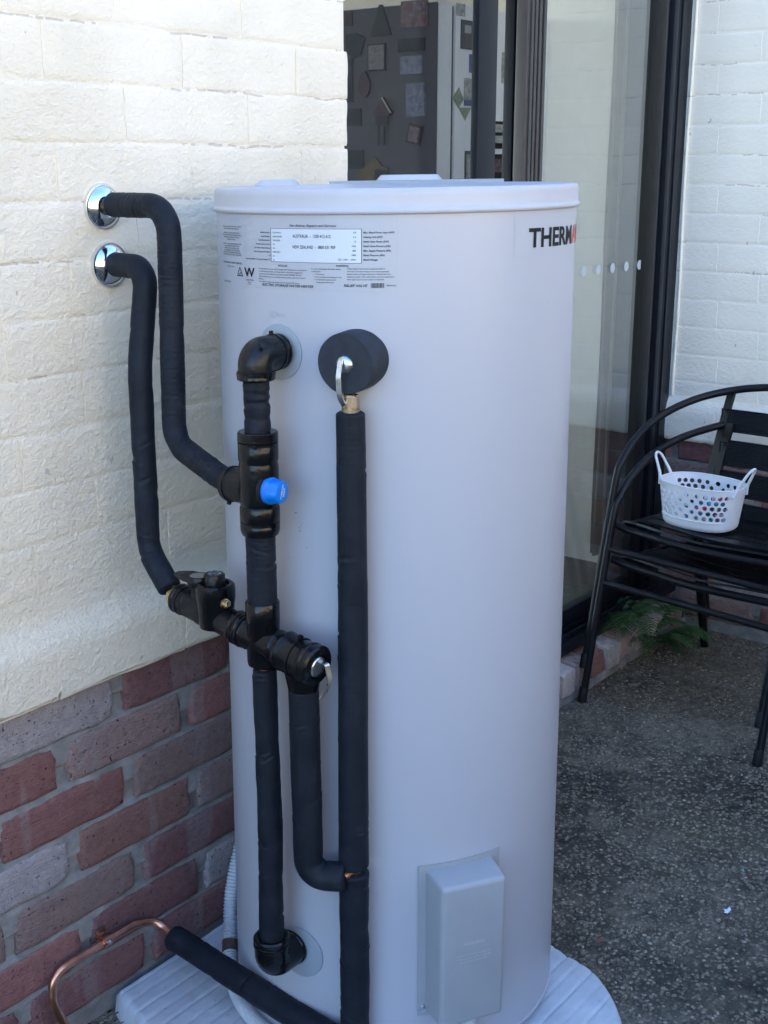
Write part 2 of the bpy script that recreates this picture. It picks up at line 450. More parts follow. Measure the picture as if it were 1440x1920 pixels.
FRIDGE_SHADE = simple('fridge_shaded_front', (.085, .087, .105), .7, 0, .1, .03)  # shade on the fridge's front face put into its colour
CURTAIN = simple('taupe_curtain', (.36, .32, .27), .9, 0, .2, .1)
DEADLEAF = simple('dead_leaf', (.16, .095, .05), .8, 0, .2, .5, 90)
SOIL = simple('dark_litter', (.022, .018, .015), .95, 0, .2, .4, 60, .8, 180, .004)
TIMBER = simple('added_fence_timber', (.25, .20, .15), .8, 0, .3, .25, 6)
ROOFM = simple('roof_tile', (.22, .10, .07), .8, 0, .3, .2)
RENDER = simple('bounce_house_render', (.76, .65, .47), .85, 0, .2, .05, 3)
FERN = mat_palette('fern_leaf', [(.3, (.020, .058, .020)), (.55, (.040, .098, .030)), (.8, (.09, .13, .045))], 24, .6)
STEM = simple('fern_stem', (.08, .06, .03), .7)

# ================================================================== SETTING
# ground: one sheet to the horizon, finer near the heater
def ground_h(x, y):
    return .004*noise.noise(Vector((x*3.1, y*3.1, .2))) + .006*noise.noise(Vector((x*.9, y*.9, 5)))
mb = MB()
xs = [-120, -40, -12, -6, -3, -1.5, -.6] + [-.2+.08*i for i in range(60)] + [5, 8, 14, 40, 120]
ys = [-120, -40, -14, -7, -4.5, -3] + [-2.2+.08*i for i in range(35)] + [1.0, 2, 6, 20, 60, 120]
vv = [(x, y, GZ + (ground_h(x, y) if -.3 < x < 4.6 and -2.3 < y < .6 else 0)) for y in ys for x in xs]
nx = len(xs)
ff = [(j*nx+i, j*nx+i+1, (j+1)*nx+i+1, (j+1)*nx+i) for j in range(len(ys)-1) for i in range(nx-1)]
mb.add(vv, ff)
struct(mb.build('ground', GROUND, None, (0, 0, GZ)))

def lin(a, b, n): return [a+(b-a)*i/n for i in range(n+1)]
MODX = .276; CZ = .086
def course_z(k): return .209-CZ*k           # joint above course k
def phase(k): return (1.22 if k % 2 == 0 else 1.088) + .006*(k-2)

def brick_mesh(name, L, H, D, seed, edge, amp, irr, front, mat, chip=0.0, wide=.011, perp=1.0):
    a = .0035
    nxi = max(3, int(L/.02)); nzi = max(2, int(H/.016))
    X = [-L/2, -L/2+a] + lin(-L/2+wide, L/2-wide, nxi) + [L/2-a, L/2]
    Z = [-H/2, -H/2+a] + lin(-H/2+wide, H/2-wide, nzi) + [H/2-a, H/2]
    pr = [edge, edge*.28]; nX, nZ = len(X), len(Z)
    px_ = [edge*perp, edge*.28*perp]
    dx = px_+[0]*(nX-4)+px_[::-1]; dz = pr+[0]*(nZ-4)+pr[::-1]
    vv = []
    for j, z in enumerate(Z):
        for i, x in enumerate(X):
            xx, zz = x, z
            ex = 1 if (i < 3 or i > nX-4) else 0; ez = 1 if (j < 3 or j > nZ-4) else 0
            if ex: xx += irr*1.6*noise.noise(Vector((z*34, seed*7.3+(0 if i < 3 else 3), 1)))*(1-abs(0 if i in (0, nX-1) else .3))
            if ez: zz += irr*noise.noise(Vector((x*22, seed*3.7+(0 if j < 3 else 5), 9)))
            if chip and ex and ez:
                c = chip*max(0, noise.noise(Vector((seed*5.1+(0 if i < 3 else 2), (0 if j < 3 else 4), 3)))+.25)
                xx -= math.copysign(c, x); zz -= math.copysign(c*.7, z)
            y = -front + max(dx[i], dz[j]) + amp*noise.noise(Vector((x*17+seed*11, z*22, seed))) + amp*.5*noise.noise(Vector((x*60+seed, z*60, seed)))
            vv.append((xx, y, zz))
    ff = [(j*nX+i, j*nX+i+1, (j+1)*nX+i+1, (j+1)*nX+i) for j in range(nZ-1) for i in range(nX-1)]
    loop = [i for i in range(nX)] + [j*nX+nX-1 for j in range(1, nZ)] + [(nZ-1)*nX+i for i in range(nX-2, -1, -1)] + [j*nX for j in range(nZ-2, 0, -1)]
    b = len(vv)
    for q in loop: vv.append((vv[q][0], D, vv[q][2]))
    m = len(loop)
    for k in range(m): ff.append((loop[(k+1) % m], loop[k], b+k, b+(k+1) % m))
    me = bpy.data.meshes.new(name); me.from_pydata(vv, [], ff)
    bm = bmesh.new(); bm.from_mesh(me); bmesh.ops.recalc_face_normals(bm, faces=bm.faces); bm.to_mesh(me); bm.free()
    me.polygons.foreach_set('use_smooth', [True]*len(me.polygons)); me.set_sharp_from_angle(angle=rad(60))
    me.materials.append(mat); return me

PB = [brick_mesh('painted_brick', .270, .0835, .07, s, .0014, .0008, .0022, .0013, PAINT, 0, .0075, .10) for s in range(7)]
RB = [brick_mesh('brick', .254, .0772, .07, s+20, .0052, .0014, .0030, .0012, BRICK, .010) for s in range(9)]
PMAT = PAINT
RED, RED2, BRN, GRY, ORG_ = (.335, .158, .140, 1), (.270, .135, .132, 1), (.320, .222, .198, 1), (.42, .375, .37, 1), (.345, .180, .148, 1)
rng = random.Random(7)
def place_brick(root, me, x, y, z, name, color=None, rot=0.0):
    o = bpy.data.objects.new(name, me); COL.objects.link(o); o.parent = root
    o.location = (x, y, z-GZ); o.rotation_euler = (0, rot, 0)
    if color: o.color = color
    return o
def partial(me_kind, L, seed):
    if me_kind == 'p': return brick_mesh('painted_brick', L, .0835, .07, seed, .0014, .0008, .0022, .0013, PMAT, 0, min(.0075, L*.3), .10)
    return brick_mesh('brick', L, .0772, .07, seed, .0045, .0012, .0024, .0012, BRICK, .006, min(.011, L*.3))
def bulge(z):      # the lowest painted course stands out in a thick band over the bare bricks
    t = max(0.0, min(1.0, (-.690-z)/.048)); return -.0215*t*t*(3-2*t)

def lay(root, x_end, k0, k1, xa, paint, colors=None, flip=False, x0=None, skip=None, pmat=None):
    """courses k0..k1, bricks from xa to x_end (local x); first and last bricks are cut"""
    for k in range(k0, k1+1):
        if skip and k in skip: continue
        zc = course_z(k)-CZ/2; ph = phase(k)
        j = math.floor((xa-ph)/MODX)
        while True:
            a = ph+j*MODX; b = a+MODX; j += 1
            if a > x_end-.02: break
            if x0 is not None:
                if b < x0+.03: continue
                a = max(a, x0)
            L = MODX-(.003 if paint else .024)
            aa, bb = a+(MODX-L)/2, b-(MODX-L)/2
            if bb > x_end-.004 or x0 is not None and aa < x0+.02:
                bb = min(bb, x_end+rng.uniform(-.002, .003)); aa = max(aa, x0) if x0 is not None and aa < x0+.02 else aa
                if bb-aa < .03: continue
                me = partial('p' if paint else 'r', bb-aa, rng.random()*90)
            else: me = rng.choice(PB if paint else RB)
            c = None
            if not paint:
                c = rng.choice([RED, RED, RED2, RED2, BRN, BRN, GRY, ORG_])
                if colors and (k, round((aa+bb)/2, 1)) in colors: c = colors[(k, round((aa+bb)/2, 1))]
                f = rng.uniform(.88, 1.12); c = (c[0]*f, c[1]*f, c[2]*f, 1)
            y = (bulge(zc) if paint else 0)+(rng.uniform(-.0003, .0003) if paint else rng.uniform(-.001, .001))
            place_brick(root, me, (aa+bb)/2, y, zc+rng.uniform(-.0015, .0015), 'painted_brick' if paint else 'brick', c, rng.uniform(-.006, .006))

def skin(root, xs, z_lo, z_hi, name='paint_coat', mat=None):
    zs = lin(z_lo, .56, int((.56-z_lo)/.014))+[.8, 1.0, z_hi]
    mb = MB(); n = len(xs); vv = []
    def edge(x): return z_lo + .0035*noise.noise(Vector((x*38, 1, 4))) + .0035*noise.noise(Vector((x*9, 2, 4)))
    notch = lambda x: .016*math.exp(-((x-1.150)/.008)**2)
    for x in xs: vv.append((x, .010, edge(x)+notch(x)))
    for x in xs: vv.append((x, bulge(z_lo)-.001, edge(x)+notch(x)))
    for z in zs[1:]:
        for x in xs:
            fr = ((z-.209)/CZ) % 1.0; d = min(fr, 1-fr)*CZ
            ridge = .0010*noise.noise(Vector((x*14, z*3, 8)))*math.exp(-(d/.006)**2)
            vv.append((x, bulge(z)+.0006*noise.noise(Vector((x*20, z*20, 2)))-ridge, z))
    rows = len(vv)//n
    mb.add(vv, [(j*n+i, j*n+i+1, (j+1)*n+i+1, (j+1)*n+i) for j in range(rows-1) for i in range(n-1)])
    return mb.build(name, mat or PAINT, root, sharp=None)

def mortar_bed(root, xs, z_lo, z_hi, name='mortar'):
    zs = lin(z_lo, z_hi, int((z_hi-z_lo)/.0035)); mb = MB(); n = len(xs); vv = []
    for z in zs:
        fr = ((z-.209)/CZ) % 1.0; d = (fr if fr < .5 else fr-1)*CZ       # >0 above the joint centre
        t = max(0, min(1, (d+.006)/.012))
        for x in xs:
            y = .0034+.0070*t*t + .0014*noise.noise(Vector((x*70, z*110, 3)))+.0014*noise.noise(Vector((x*16, z*30, 6)))
            vv.append((x, y, z))
    mb.add(vv, [(j*n+i, j*n+i+1, (j+1)*n+i+1, (j+1)*n+i) for j in range(len(zs)-1) for i in range(n-1)])
    return mb.build(name, MORTAR, root, sharp=None)

# --- the house wall the pipes come out of
lw = thing('house_wall', 'cream bagged brick wall with bare red bricks below, behind the water heater', 'wall', (0, 0, GZ))
WX = 1.904
skin(lw, [-2.6, -2, -1.2, -.4, 0, .2] + lin(.4, 1.897, 90), -.820, 1.30)
MB().box(-2.6, .012, GZ, 1.893, .11, 1.30).build('core', PAINT, lw)
MB().box(1.893, .002, 1.08, 3.70, .24, 1.30).build('lintel', PAINT, lw)
lay(lw, WX, -3, 11, .42, True, skip=(10,))
cl = {(12, 1.1): GRY, (12, 1.2): GRY, (12, 1.4): RED2, (12, 1.7): RED2, (13, 1.0): RED, (13, 1.3): BRN, (13, 1.6): RED,
      (14, 1.1): RED, (14, 1.2): RED, (14, 1.4): BRN, (14, 1.7): BRN, (15, 1.0): GRY, (15, 1.3): ORG_, (15, 1.6): BRN,
      (16, 1.1): BRN, (16, 1.2): BRN, (16, 1.4): RED2, (17, 1.0): RED, (17, 1.3): RED2, (17, 1.6): GRY, (18, 1.1): RED2, (18, 1.2): RED2, (18, 1.4): BRN}
mortar_bed(lw, [-2.6, -1.5, -.5, .2]+lin(.4, 1.895, 260), GZ-.02, -.822)
lay(lw, WX, 12, 18, .42, False, cl)

# --- the wing on the right, at a right angle to it
rw = thing('wing_wall', 'pale painted brick wall with a red brick base, behind the stacked black chairs', 'wall', (3.678, 0, GZ))
rw.rotation_euler = (0, 0, rad(-90)); ORG[rw.name] = (0, 0, GZ)
skin(rw, lin(-.172, .95, 60)+[1.4, 2.2, 4, 6], -.838, 1.30, mat=PAINT_W)
MB().box(-.172, .012, GZ, 6.0, .11, 1.30).build('core', PAINT_W, rw)
mortar_bed(rw, lin(-.172, .95, 110)+[1.4, 2.2, 4, 6], GZ-.02, -.840)
random.seed(3)
PB_C, PB = PB, [m.copy() for m in PB]
for m in PB: m.materials[0] = PAINT_W
PMAT = PAINT_W
lay(rw, .93, -3, 11, -.45, True, x0=-.172)
PB = PB_C; PMAT = PAINT
lay(rw, .93, 12, 18, -.45, False, x0=-.172)
mb = MB(); mb.tube(fillet([(-.118+.012*math.sin(i*.9)*.2, -.0045, .62-i*.12) for i in range(12)], 0, .04), .0042, 8)
mb.build('painted_cable', PAINT_W, rw)

# --- roof and the rest of the house (they keep the sun off the yard, as in the photograph)
hr = thing('house_roof', 'low roof over the house and its wing, above the frame', 'roof', (3, 2, 1.32))
MB().box(-2.7, -.05, 1.302, 8.2, 4.25, 1.42).build('roof_slab', ROOFM, hr)
MB().box(3.55, -6.1, 1.303, 8.2, -.052, 1.42).build('wing_roof', ROOFM, hr)
struct(MB().box(-1.5, .245, -1.36, 3.72, 4.0, -1.325).build('interior_floor', FLOOR_IN, None, (1, 1, -1.34)))
struct(MB().box(-1.5, .245, 1.11, 3.9, 4.0, 1.15).build('interior_ceiling', WHITE_IN, None, (1, 1, 1)))
mb = MB(); mb.box(3.722, .19, -1.36, 3.80, 4.0, 1.11); mb.box(-1.5, 4.0, 1.03, 3.9, 4.08, 1.11); mb.box(-1.5, 4.0, -1.36, -1.2, 4.08, 1.03); mb.box(3.5, 4.0, -1.36, 3.9, 4.08, 1.03); mb.box(-1.58, .12, -1.36, -1.5, 4.08, -.5); mb.box(-1.58, .12, .7, -1.5, 4.08, 1.11); mb.box(-1.58, .12, -.5, -1.5, .9, .7); mb.box(-1.58, 3.2, -.5, -1.5, 4.08, .7)  # back wall and end window left open, added to light the room
struct(mb.build('interior_wall', WALL_IN, None, (3.7, 1, -1.3)))
MB().box(-2.7, 1.6, 1.421, 8.2, 4.2, 4.2).build('added_storey', WALL_IN, hr)  # storey added to set where sunlight falls on the house opposite
# added behind the camera: fence shades lower walls, sunlit house bounces warm light
bf = thing('added_fence', 'added timber fence behind the camera, shading the lower walls', 'fence', (0, -2.75, GZ))
mb = MB(); x = -4.0
while x < 3.6:
    h = rng.uniform(1.08, 1.12); mb.box(x, -2.77, GZ, x+.098, -2.75, GZ+h); x += .10
stuff(mb.build('paling', TIMBER, bf))
MB().box(-4, -2.81, GZ+.4, 3.6, -2.772, GZ+.49).build('rail', TIMBER, bf)
nh = thing('added_bounce_house', 'added pale house beyond the fence, bouncing warm sunlight', 'house', (-1, -8, GZ))
MB().box(-9, -11, GZ, 6, -7, GZ+4.3).build('wall', RENDER, nh)
mb = MB(); mb.add([(-9.4, -6.6, GZ+4.3), (6.4, -6.6, GZ+4.3), (6.4, -9, GZ+5.3), (-9.4, -9, GZ+5.3), (6.4, -11.4, GZ+4.3), (-9.4, -11.4, GZ+4.3)], [(0, 1, 2, 3), (3, 2, 4, 5), (0, 3, 5), (1, 4, 2), (0, 5, 4, 1)], None, False); mb.build('roof', ROOFM, nh)
for x in (-7, -3.5, 0, 3): MB().box(x, -7.02, GZ+2.9, x+1.2, -6.98, GZ+3.9).build('window', RUBBER, nh)

# ================================================================== SLIDING DOOR
sd = thing('sliding_door', 'black framed sliding glass door with a fly screen, between the two brick walls', 'sliding door', (2.79, .14, -1.345))
# outer frame
mb = MB()
mb.bbox(3.563, .128, -1.31, 3.674, .235, 1.08, .003); mb.bbox(3.535, .117, -1.31, 3.5625, .235, 1.08, .003)
mb.bbox(3.482, .132, -1.31, 3.5345, .235, 1.08, .003); mb.bbox(3.602, .1235, -1.31, 3.612, .129, 1.08, .001)
mb.build('jamb', FRAME, sd)
mb = MB(); mb.bbox(1.897, .06, -1.31, 1.93, .235, 1.08, .003); mb.build('jamb', FRAME, sd)
mb = MB(); mb.bbox(1.9, .055, 1.045, 3.674, .236, 1.10, .003); mb.build('head_rail', FRAME, sd)
mb = MB(); mb.bbox(1.9, .060, -1.345, 3.672, .237, -1.311, .003)
for y in (.075, .105, .145, .18): mb.bbox(1.9, y, -1.3115, 3.565, y+.008, -1.293, .001)
mb.build('sill_track', FRAME, sd)
# fly screen
sp = MB().bbox(2.470, .080, -1.29, 2.547, .100, 1.04, .003).build('screen_frame', FRAME, sd)
mb = MB(); mb.box(1.93, .089, -1.22, 2.4705, .0895, 1.0); mb.build('screen_mesh', SCREEN, sp)
MB().bbox(1.93, .081, -1.29, 2.4695, .099, -1.221, .003).build('screen_rail', FRAME, sp)
MB().bbox(1.93, .081, .581, 2.4695, .099, 1.04, .003).build('screen_rail', FRAME, sp)
# sliding pane
gp = MB().bbox(2.727, .150, -1.29, 2.790, .178, 1.04, .003).build('sliding_stile', FRAME, sd)
MB().box(1.96, .162, -1.22, 2.7275, .167, 1.04).build('sliding_pane', GLASS_CLEAR, gp)
MB().bbox(1.93, .151, -1.29, 2.7265, .177, -1.221, .003).build('bottom_rail', FRAME, gp)
# fixed pane
mb = MB(); mb.bbox(2.712, .104, -1.29, 2.803, .136, 1.04, .003)
for x in (2.724, 2.741, 2.760, 2.781): mb.bbox(x, .0985, -1.28, x+.010, .1045, 1.03, .0015)
fs = mb.build('meeting_stile', FRAME_BROWN, sd)
MB().bbox(3.402, .104, -1.29, 3.452, .136, 1.04, .003).build('lock_stile', RUBBER, fs)
MB().bbox(3.4525, .110, -1.29, 3.481, .190, 1.04, .003).build('lock_stile', FRAME, fs)
MB().bbox(2.8035, .106, -1.29, 3.4015, .134, -1.238, .003).build('bottom_rail', FRAME, fs)
MB().box(2.803, .118, -1.239, 3.402, .123, 1.04).build('fixed_pane', GLASS, fs)
for i in range(7):
    mb = MB(); mb.lathe((3.394-.0835*i, .1172, -.2745+.0003*i), (0, -1, 0), [(.0138, 0), (.0138, .0006), (.0108, .0006), (.0108, .0002), (.0078, .0002), (.0078, .0005), (0, .0005)], 18)
    mb.build('safety_dot', DOT, fs)
# white timber reveal inside
MB().box(3.655, .238, -1.32, 3.7215, .2725, 1.09).build('inner_reveal', WHITE_IN, sd)

# brick door sill
ds = thing('door_sill', 'row of worn bricks on edge forming the step below the sliding door', 'step', (2.9, .06, GZ))
SB = []
for s in range(5):
    bm = bmesh.new(); bmesh.ops.create_cube(bm, size=1)
    for w in bm.verts:
        w.co = Vector((w.co.x*.074, w.co.y*.118, w.co.z*.072))
        if w.co.z > 0: w.co.z += .012*(1 if w.co.y > 0 else -.4)
    bmesh.ops.bevel(bm, geom=list(bm.edges), offset=.006, segments=2, profile=.6, affect='EDGES')
    bmesh.ops.subdivide_edges(bm, edges=list(bm.edges), cuts=1, use_grid_fill=True)
    for w in bm.verts: w.co += Vector((noise.noise(w.co*40+Vector((s*3, 0, 0))), noise.noise(w.co*40+Vector((0, s*3, 0))), noise.noise(w.co*40+Vector((0, 0, s*3)))))*.0032
    me = bpy.data.meshes.new('brick'); bm.to_mesh(me); bm.free(); me.materials.append(BRICK)
    me.polygons.foreach_set('use_smooth', [True]*len(me.polygons)); SB.append(me)
x = 2.02; i = 0
while x < 3.64:
    o = bpy.data.objects.new('brick', SB[i % 5]); COL.objects.link(o); o.parent = ds
    o.location = (x-2.9, .072-.06+rng.uniform(-.004, .004), .064+rng.uniform(-.003, .003)); o.rotation_euler = (rng.uniform(-.03, .03), rng.uniform(-.03, .03), rng.uniform(-.04, .04))
    o.color = rng.choice([ORG_, (.50, .36, .31, 1), (.60, .53, .48, 1), (.66, .61, .57, 1), (.58, .42, .35, 1)]); x += .087; i += 1
MB().bbox(1.91, .018, GZ-.03, 3.675, .24, GZ+.030, .006).build('footing', MORTAR, ds)
mb = MB(); mb.box(1.91, .028, GZ+.03, 3.67, .125, GZ+.080); mb.build('mortar', SOIL, ds)

# ================================================================== INSIDE THE ROOM
fr = thing('fridge', 'tall pale fridge covered in magnets, just inside the glass door', 'fridge', (3.4, .98, -1.325))
MB().bbox(3.188, .640, -1.30, 3.718, 1.34, .458, .006).build('body', FRIDGE, fr)
for z0, z1 in ((-.55, .458), (-1.29, -.556)):
    fd = MB().bbox(3.1035, .640, z0, 3.172, 1.34, z1, .006).build('door', FRIDGE, fr)
    MB().bbox(3.098, .643, z0+.003, 3.1032, 1.337, z1-.003, .002).build('shade_panel', FRIDGE_SHADE, fd)  # thin dark panel carrying the painted shade of the door front
MB().box(3.173, .648, -1.28, 3.187, 1.33, .45).build('gasket', RUBBER, fr)
def flat_poly(pts2, plane, thick, name, mat, label, cat='magnet', grp=None, extra=None):
    """small flat things stuck on the fridge: plane 'front' -> (Y,z) on x=3.098; 'side' -> (X,z) on y=.64"""
    def P(a, z, d): return (3.098-d, a, z) if plane == 'front' else (a, .640-d, z)
    n = len(pts2); c = (sum(p[0] for p in pts2)/n, sum(p[1] for p in pts2)/n)
    base = P(c[0], c[1], .0005)
    root = thing(name, label, cat, base, grp)
    mb = MB(); mb.add([P(a, z, .0006) for a, z in pts2]+[P(a, z, thick) for a, z in pts2],
                      [list(range(n)), list(range(n, 2*n))]+[(i, (i+1) % n, n+(i+1) % n, n+i) for i in range(n)], None, False)
    mb.build('backing', mat, root)
    for (q, m2, nm) in (extra or []):
        k = len(q); mb = MB()
        mb.add([P(a, z, thick+.0003) for a, z in q]+[P(a, z, thick+.0022) for a, z in q],
               [list(range(k)), list(range(k, 2*k))]+[(i, (i+1) % k, k+(i+1) % k, k+i) for i in range(k)], None, False)
        mb.build(nm, m2, root)
    return root
def rect(cx, cz, w, h, rot=0.0):
    c, s = math.cos(rot), math.sin(rot)
    return [(cx+c*a-s*b, cz+s*a+c*b) for a, b in ((-w/2, -h/2), (w/2, -h/2), (w/2, h/2), (-w/2, h/2))]
def ell(cx, cz, a, b, n=18, f=None): return [(cx+a*math.cos(2*math.pi*i/n)*(f(i/n) if f else 1), cz+b*math.sin(2*math.pi*i/n)) for i in range(n)]
DK = simple('dark_card', (.005, .0055, .008), .6, 0, .3, .3, 60); DKG = simple('dark_green_card', (.005, .012, .011), .6, 0, .3, .4, 70)
MAR = simple('maroon_card', (.032, .007, .009), .5, 0, .3, .3, 70); PIC = mat_palette('faded_print', [(.3, (.04, .04, .06)), (.5, (.15, .08, .08)), (.62, (.10, .13, .22)), (.8, (.26, .2, .16))], 55)
PIC2 = mat_palette('blue_print', [(.3, (.05, .06, .12)), (.5, (.12, .14, .22)), (.7, (.22, .2, .27))], 40)
PIC3 = mat_palette('pale_print', [(.3, (.12, .15, .16)), (.5, (.35, .36, .34)), (.7, (.5, .5, .46))], 70)
WORD = mat_palette('lettered_card', [(.42, (.05, .05, .055)), (.5, (.24, .24, .26)), (.62, (.06, .06, .07))], 120, .6, (1, 1, 2.2))
PALEC = simple('pale_card', (.36, .36, .35), .6, 0, .3, .1); YEL = simple('ochre_card', (.10, .072, .028), .6, 0, .3, .3, 60); BLUC = simple('blue_card', (.03, .06, .20), .6, 0, .3, .1); GRNC = mat_palette('green_print', [(.35, (.3, .33, .25)), (.55, (.12, .2, .07)), (.7, (.4, .36, .1))], 60)
F = 'front'
flat_poly([(.883, .376), (.805, .376), (.838, .461), (.850, .461)], F, .006, 'magnet', DKG, 'dark tree shaped fridge magnet near the top of the frame')
flat_poly(rect(.722, .428, .096, .072), F, .005, 'magnet', PIC, 'red and brown scenic magnet at the top right of the fridge front', extra=[(rect(.722, .428, .082, .058), PIC, 'print')])
flat_poly([(.977, .386), (.935, .388), (.903, .372), (.92, .325), (.955, .315), (.977, .345)], F, .006, 'magnet', DKG, 'dark fan shaped magnet at the left edge of the fridge front')
flat_poly(rect(.859, .316, .066, .076), F, .006, 'magnet', DK, 'square magnet lettered all over, below the tree shaped one', extra=[(rect(.859, .316, .058, .068), WORD, 'print')])
flat_poly(rect(.733, .344, .096, .036), F, .005, 'magnet', DK, 'long black bar magnet below the red scenic one')
flat_poly(rect(.733, .289, .080, .050), F, .002, 'paper_note', PIC2, 'faint handwritten note between the black bar and the blue poster', 'note')
flat_poly(rect(.965, .254, .025, .125), F, .004, 'magnet', DK, 'narrow upright black strip magnet by the wall end')
flat_poly(ell(.906, .241, .022, .038, 22, lambda t: .78 if .05 < t < .45 else 1.0), F, .008, 'magnet', MAR, 'maroon pear shaped magnet on the fridge front')
flat_poly(rect(.716, .192, .072, .093, -.03), F, .002, 'poster', PIC2, 'small blue poster in the middle of the fridge front', 'poster', extra=[(rect(.716, .192, .064, .084, -.03), PIC2, 'print')])
flat_poly([(.862, .150), (.806, .150), (.806, .157), (.798, .157), (.833, .202), (.868, .157), (.862, .157)], F, .012, 'cuckoo_clock', MAR, 'little cuckoo clock magnet with two hanging weights', 'clock magnet',
          extra=[(rect(.834, .136, .046, .028), DK, 'case'), (rect(.846, .093, .006, .056), DK, 'weight'), (rect(.824, .093, .006, .056), DK, 'weight'), ([(.798, .157), (.802, .157), (.835, .200), (.832, .204)], PALEC, 'roof_edge')])
flat_poly(rect(.948, .148, .055, .050), F, .005, 'magnet', DK, 'plain dark square magnet left of the cuckoo clock')
flat_poly(rect(.719, .095, .050, .056, .22), F, .006, 'magnet', MAR, 'tilted framed portrait magnet below the blue poster', extra=[(rect(.719, .095, .036, .042, .22), PIC, 'print')])
flat_poly(rect(.945, .024, .066, .055), F, .005, 'magnet', DKG, 'dark green box shaped magnet low at the left')
flat_poly([(.935, -.01), (.91, .000), (.865, .031), (.84, .005), (.818, .0), (.818, -.06), (.90, -.07)], F, .006, 'magnet', YEL, 'ochre house shaped magnet low on the fridge front', extra=[(rect(.845, -.02, .04, .03), DK, 'window')])
flat_poly(rect(.968, .430, .03, .043), F, .005, 'magnet', MAR, 'small dark red magnet in the top left corner by the wall')
S_ = 'side'
flat_poly(rect(3.210, .443, .045, .034), S_, .002, 'card', PIC3, 'small printed card at the top of the fridge side', 'card')
flat_poly(rect(3.241, .377, .060, .080), S_, .005, 'magnet', DK, 'black and red telephone box magnet on the fridge side', extra=[(rect(3.241, .392, .032, .022), PALEC, 'window'), (rect(3.241, .358, .042, .036), MAR, 'panel')])
flat_poly([(3.176, .198), (3.205, .228), (3.228, .196), (3.204, .170)], S_, .004, 'magnet', GRNC, 'green and yellow diamond magnet on the fridge side')
flat_poly(rect(3.262, .217, .058, .079), S_, .002, 'card', PIC3, 'pale card with a blue band beside the diamond magnet', 'card', extra=[(rect(3.262, .187, .056, .016), BLUC, 'band')])
flat_poly(rect(3.275, .299, .034, .052), S_, .003, 'card', BLUC, 'small blue card beside the screen door stile', 'card')
flat_poly([(3.205, .172), (3.273, .174), (3.240, .136)], S_, .002, 'card', GRNC, 'pale green triangular card below the diamond magnet', 'card')
flat_poly(rect(3.265, .004, .045, .090), S_, .003, 'photo', DK, 'dark photo low on the fridge side above the heater lid', 'photo', extra=[(rect(3.265, .004, .032, .07), PIC3, 'print')])
flat_poly(rect(3.440, .098, .098, .082), S_, .004, 'calendar', DK, 'black calendar seen in the gap between the door stiles', 'calendar', extra=[(rect(3.425, .118, .045, .024), PIC3, 'print'), (rect(3.425, .085, .045, .022), PIC3, 'print')])
flat_poly(rect(3.432, .001, .090, .080), S_, .004, 'photo', DK, 'dark lower photo below the black calendar', 'photo', extra=[(rect(3.432, .006, .06, .04), PIC, 'print')])
flat_poly(rect(3.462, .297, .050, .090), S_, .002, 'paper_note', PIC3, 'pale printed sheet high in the gap between the door stiles', 'note')
cu = thing('curtain', 'narrow taupe curtain drawn back inside the right side of the door', 'curtain', (3.68, .34, -1.3))
mb = MB(); vv = []; N = 60
for j in range(24):
    z = 1.06-2.34*j/23
    for i in range(N+1):
        t = i/N; vv.append((3.675+.022*math.sin(t*22)+.004*math.sin(j*.7+t*9), .280+.105*t, z))
mb.add(vv, [(j*(N+1)+i, j*(N+1)+i+1, (j+1)*(N+1)+i+1, (j+1)*(N+1)+i) for j in range(23) for i in range(N)])
mb.build('drape', CURTAIN, cu)

def spline(P, n=8):
    P = [Vector(p) for p in P]; Q = [P[0]*2-P[1]]+P+[P[-1]*2-P[-2]]; out = []
    for i in range(1, len(Q)-2):
        for k in range(n):
            t = k/n; a, b, c, d = Q[i-1], Q[i], Q[i+1], Q[i+2]
            out.append(.5*((2*b)+(c-a)*t+(2*a-5*b+4*c-d)*t*t+(3*b-a-3*c+d)*t*t*t))
    out.append(P[-1]); return out

# ================================================================== CONCRETE PAD
def pad_left(y): return 1.222+.33*(y+.012)
def pad_right(y):
    if y > -.60: return 1.99+.31*(y+.012)
    t = (-.60-y)/.16; return 1.808-.10*t**2.0
mb = MB(); vv = []; NU, NV = 110, 190; TOPZ = -1.413
for j in range(NV+1):
    y = -.014-.752*j/NV
    for i in range(NU+1):
        t = i/NU; x = pad_left(y)+(pad_right(y)-pad_left(y))*t
        x += .004*noise.noise(Vector((y*30, 1 if t < .5 else 2, 0)))*(1 if t in (0, 1) else 0)
        fr = ((-y-.014)/.030) % 1.0; g = max(0, 1-abs(fr-.5)/.14)
        e = min((x-pad_left(y)), (pad_right(y)-x), -.014-y, y+.766); e = max(e, 0)
        z = TOPZ-.0024*g*g*(3-2*g)-.010*max(0, 1-e/.010)**2+.0014*noise.noise(Vector((x*14, y*14, 1)))+.0006*noise.noise(Vector((x*60, y*60, 1)))
        vv.append((x, y, z))
W = NU+1
ff = [(j*W+i, j*W+i+1, (j+1)*W+i+1, (j+1)*W+i) for j in range(NV) for i in range(NU)]
loop = list(range(W)) + [j*W+NU for j in range(1, NV+1)] + [NV*W+i for i in range(NU-1, -1, -1)] + [j*W for j in range(NV-1, 0, -1)]
b = len(vv)
cxy = Vector((1.5, -.39))
for q in loop:
    p = Vector(vv[q]); d = (Vector((p.x, p.y))-cxy).normalized()*.010
    vv.append((p.x+d.x*(1+noise.noise(p*30)), p.y+min(d.y, .004), GZ-.02))
m = len(loop)
for k in range(m): ff.append((loop[k], loop[(k+1) % m], b+(k+1) % m, b+k))
mb.add(vv, ff)
tag(mb.build('concrete_pad', SLAB, None, (1.5, -.39, GZ), sharp=50), 'pale ribbed concrete pad under the water heater', 'concrete pad')

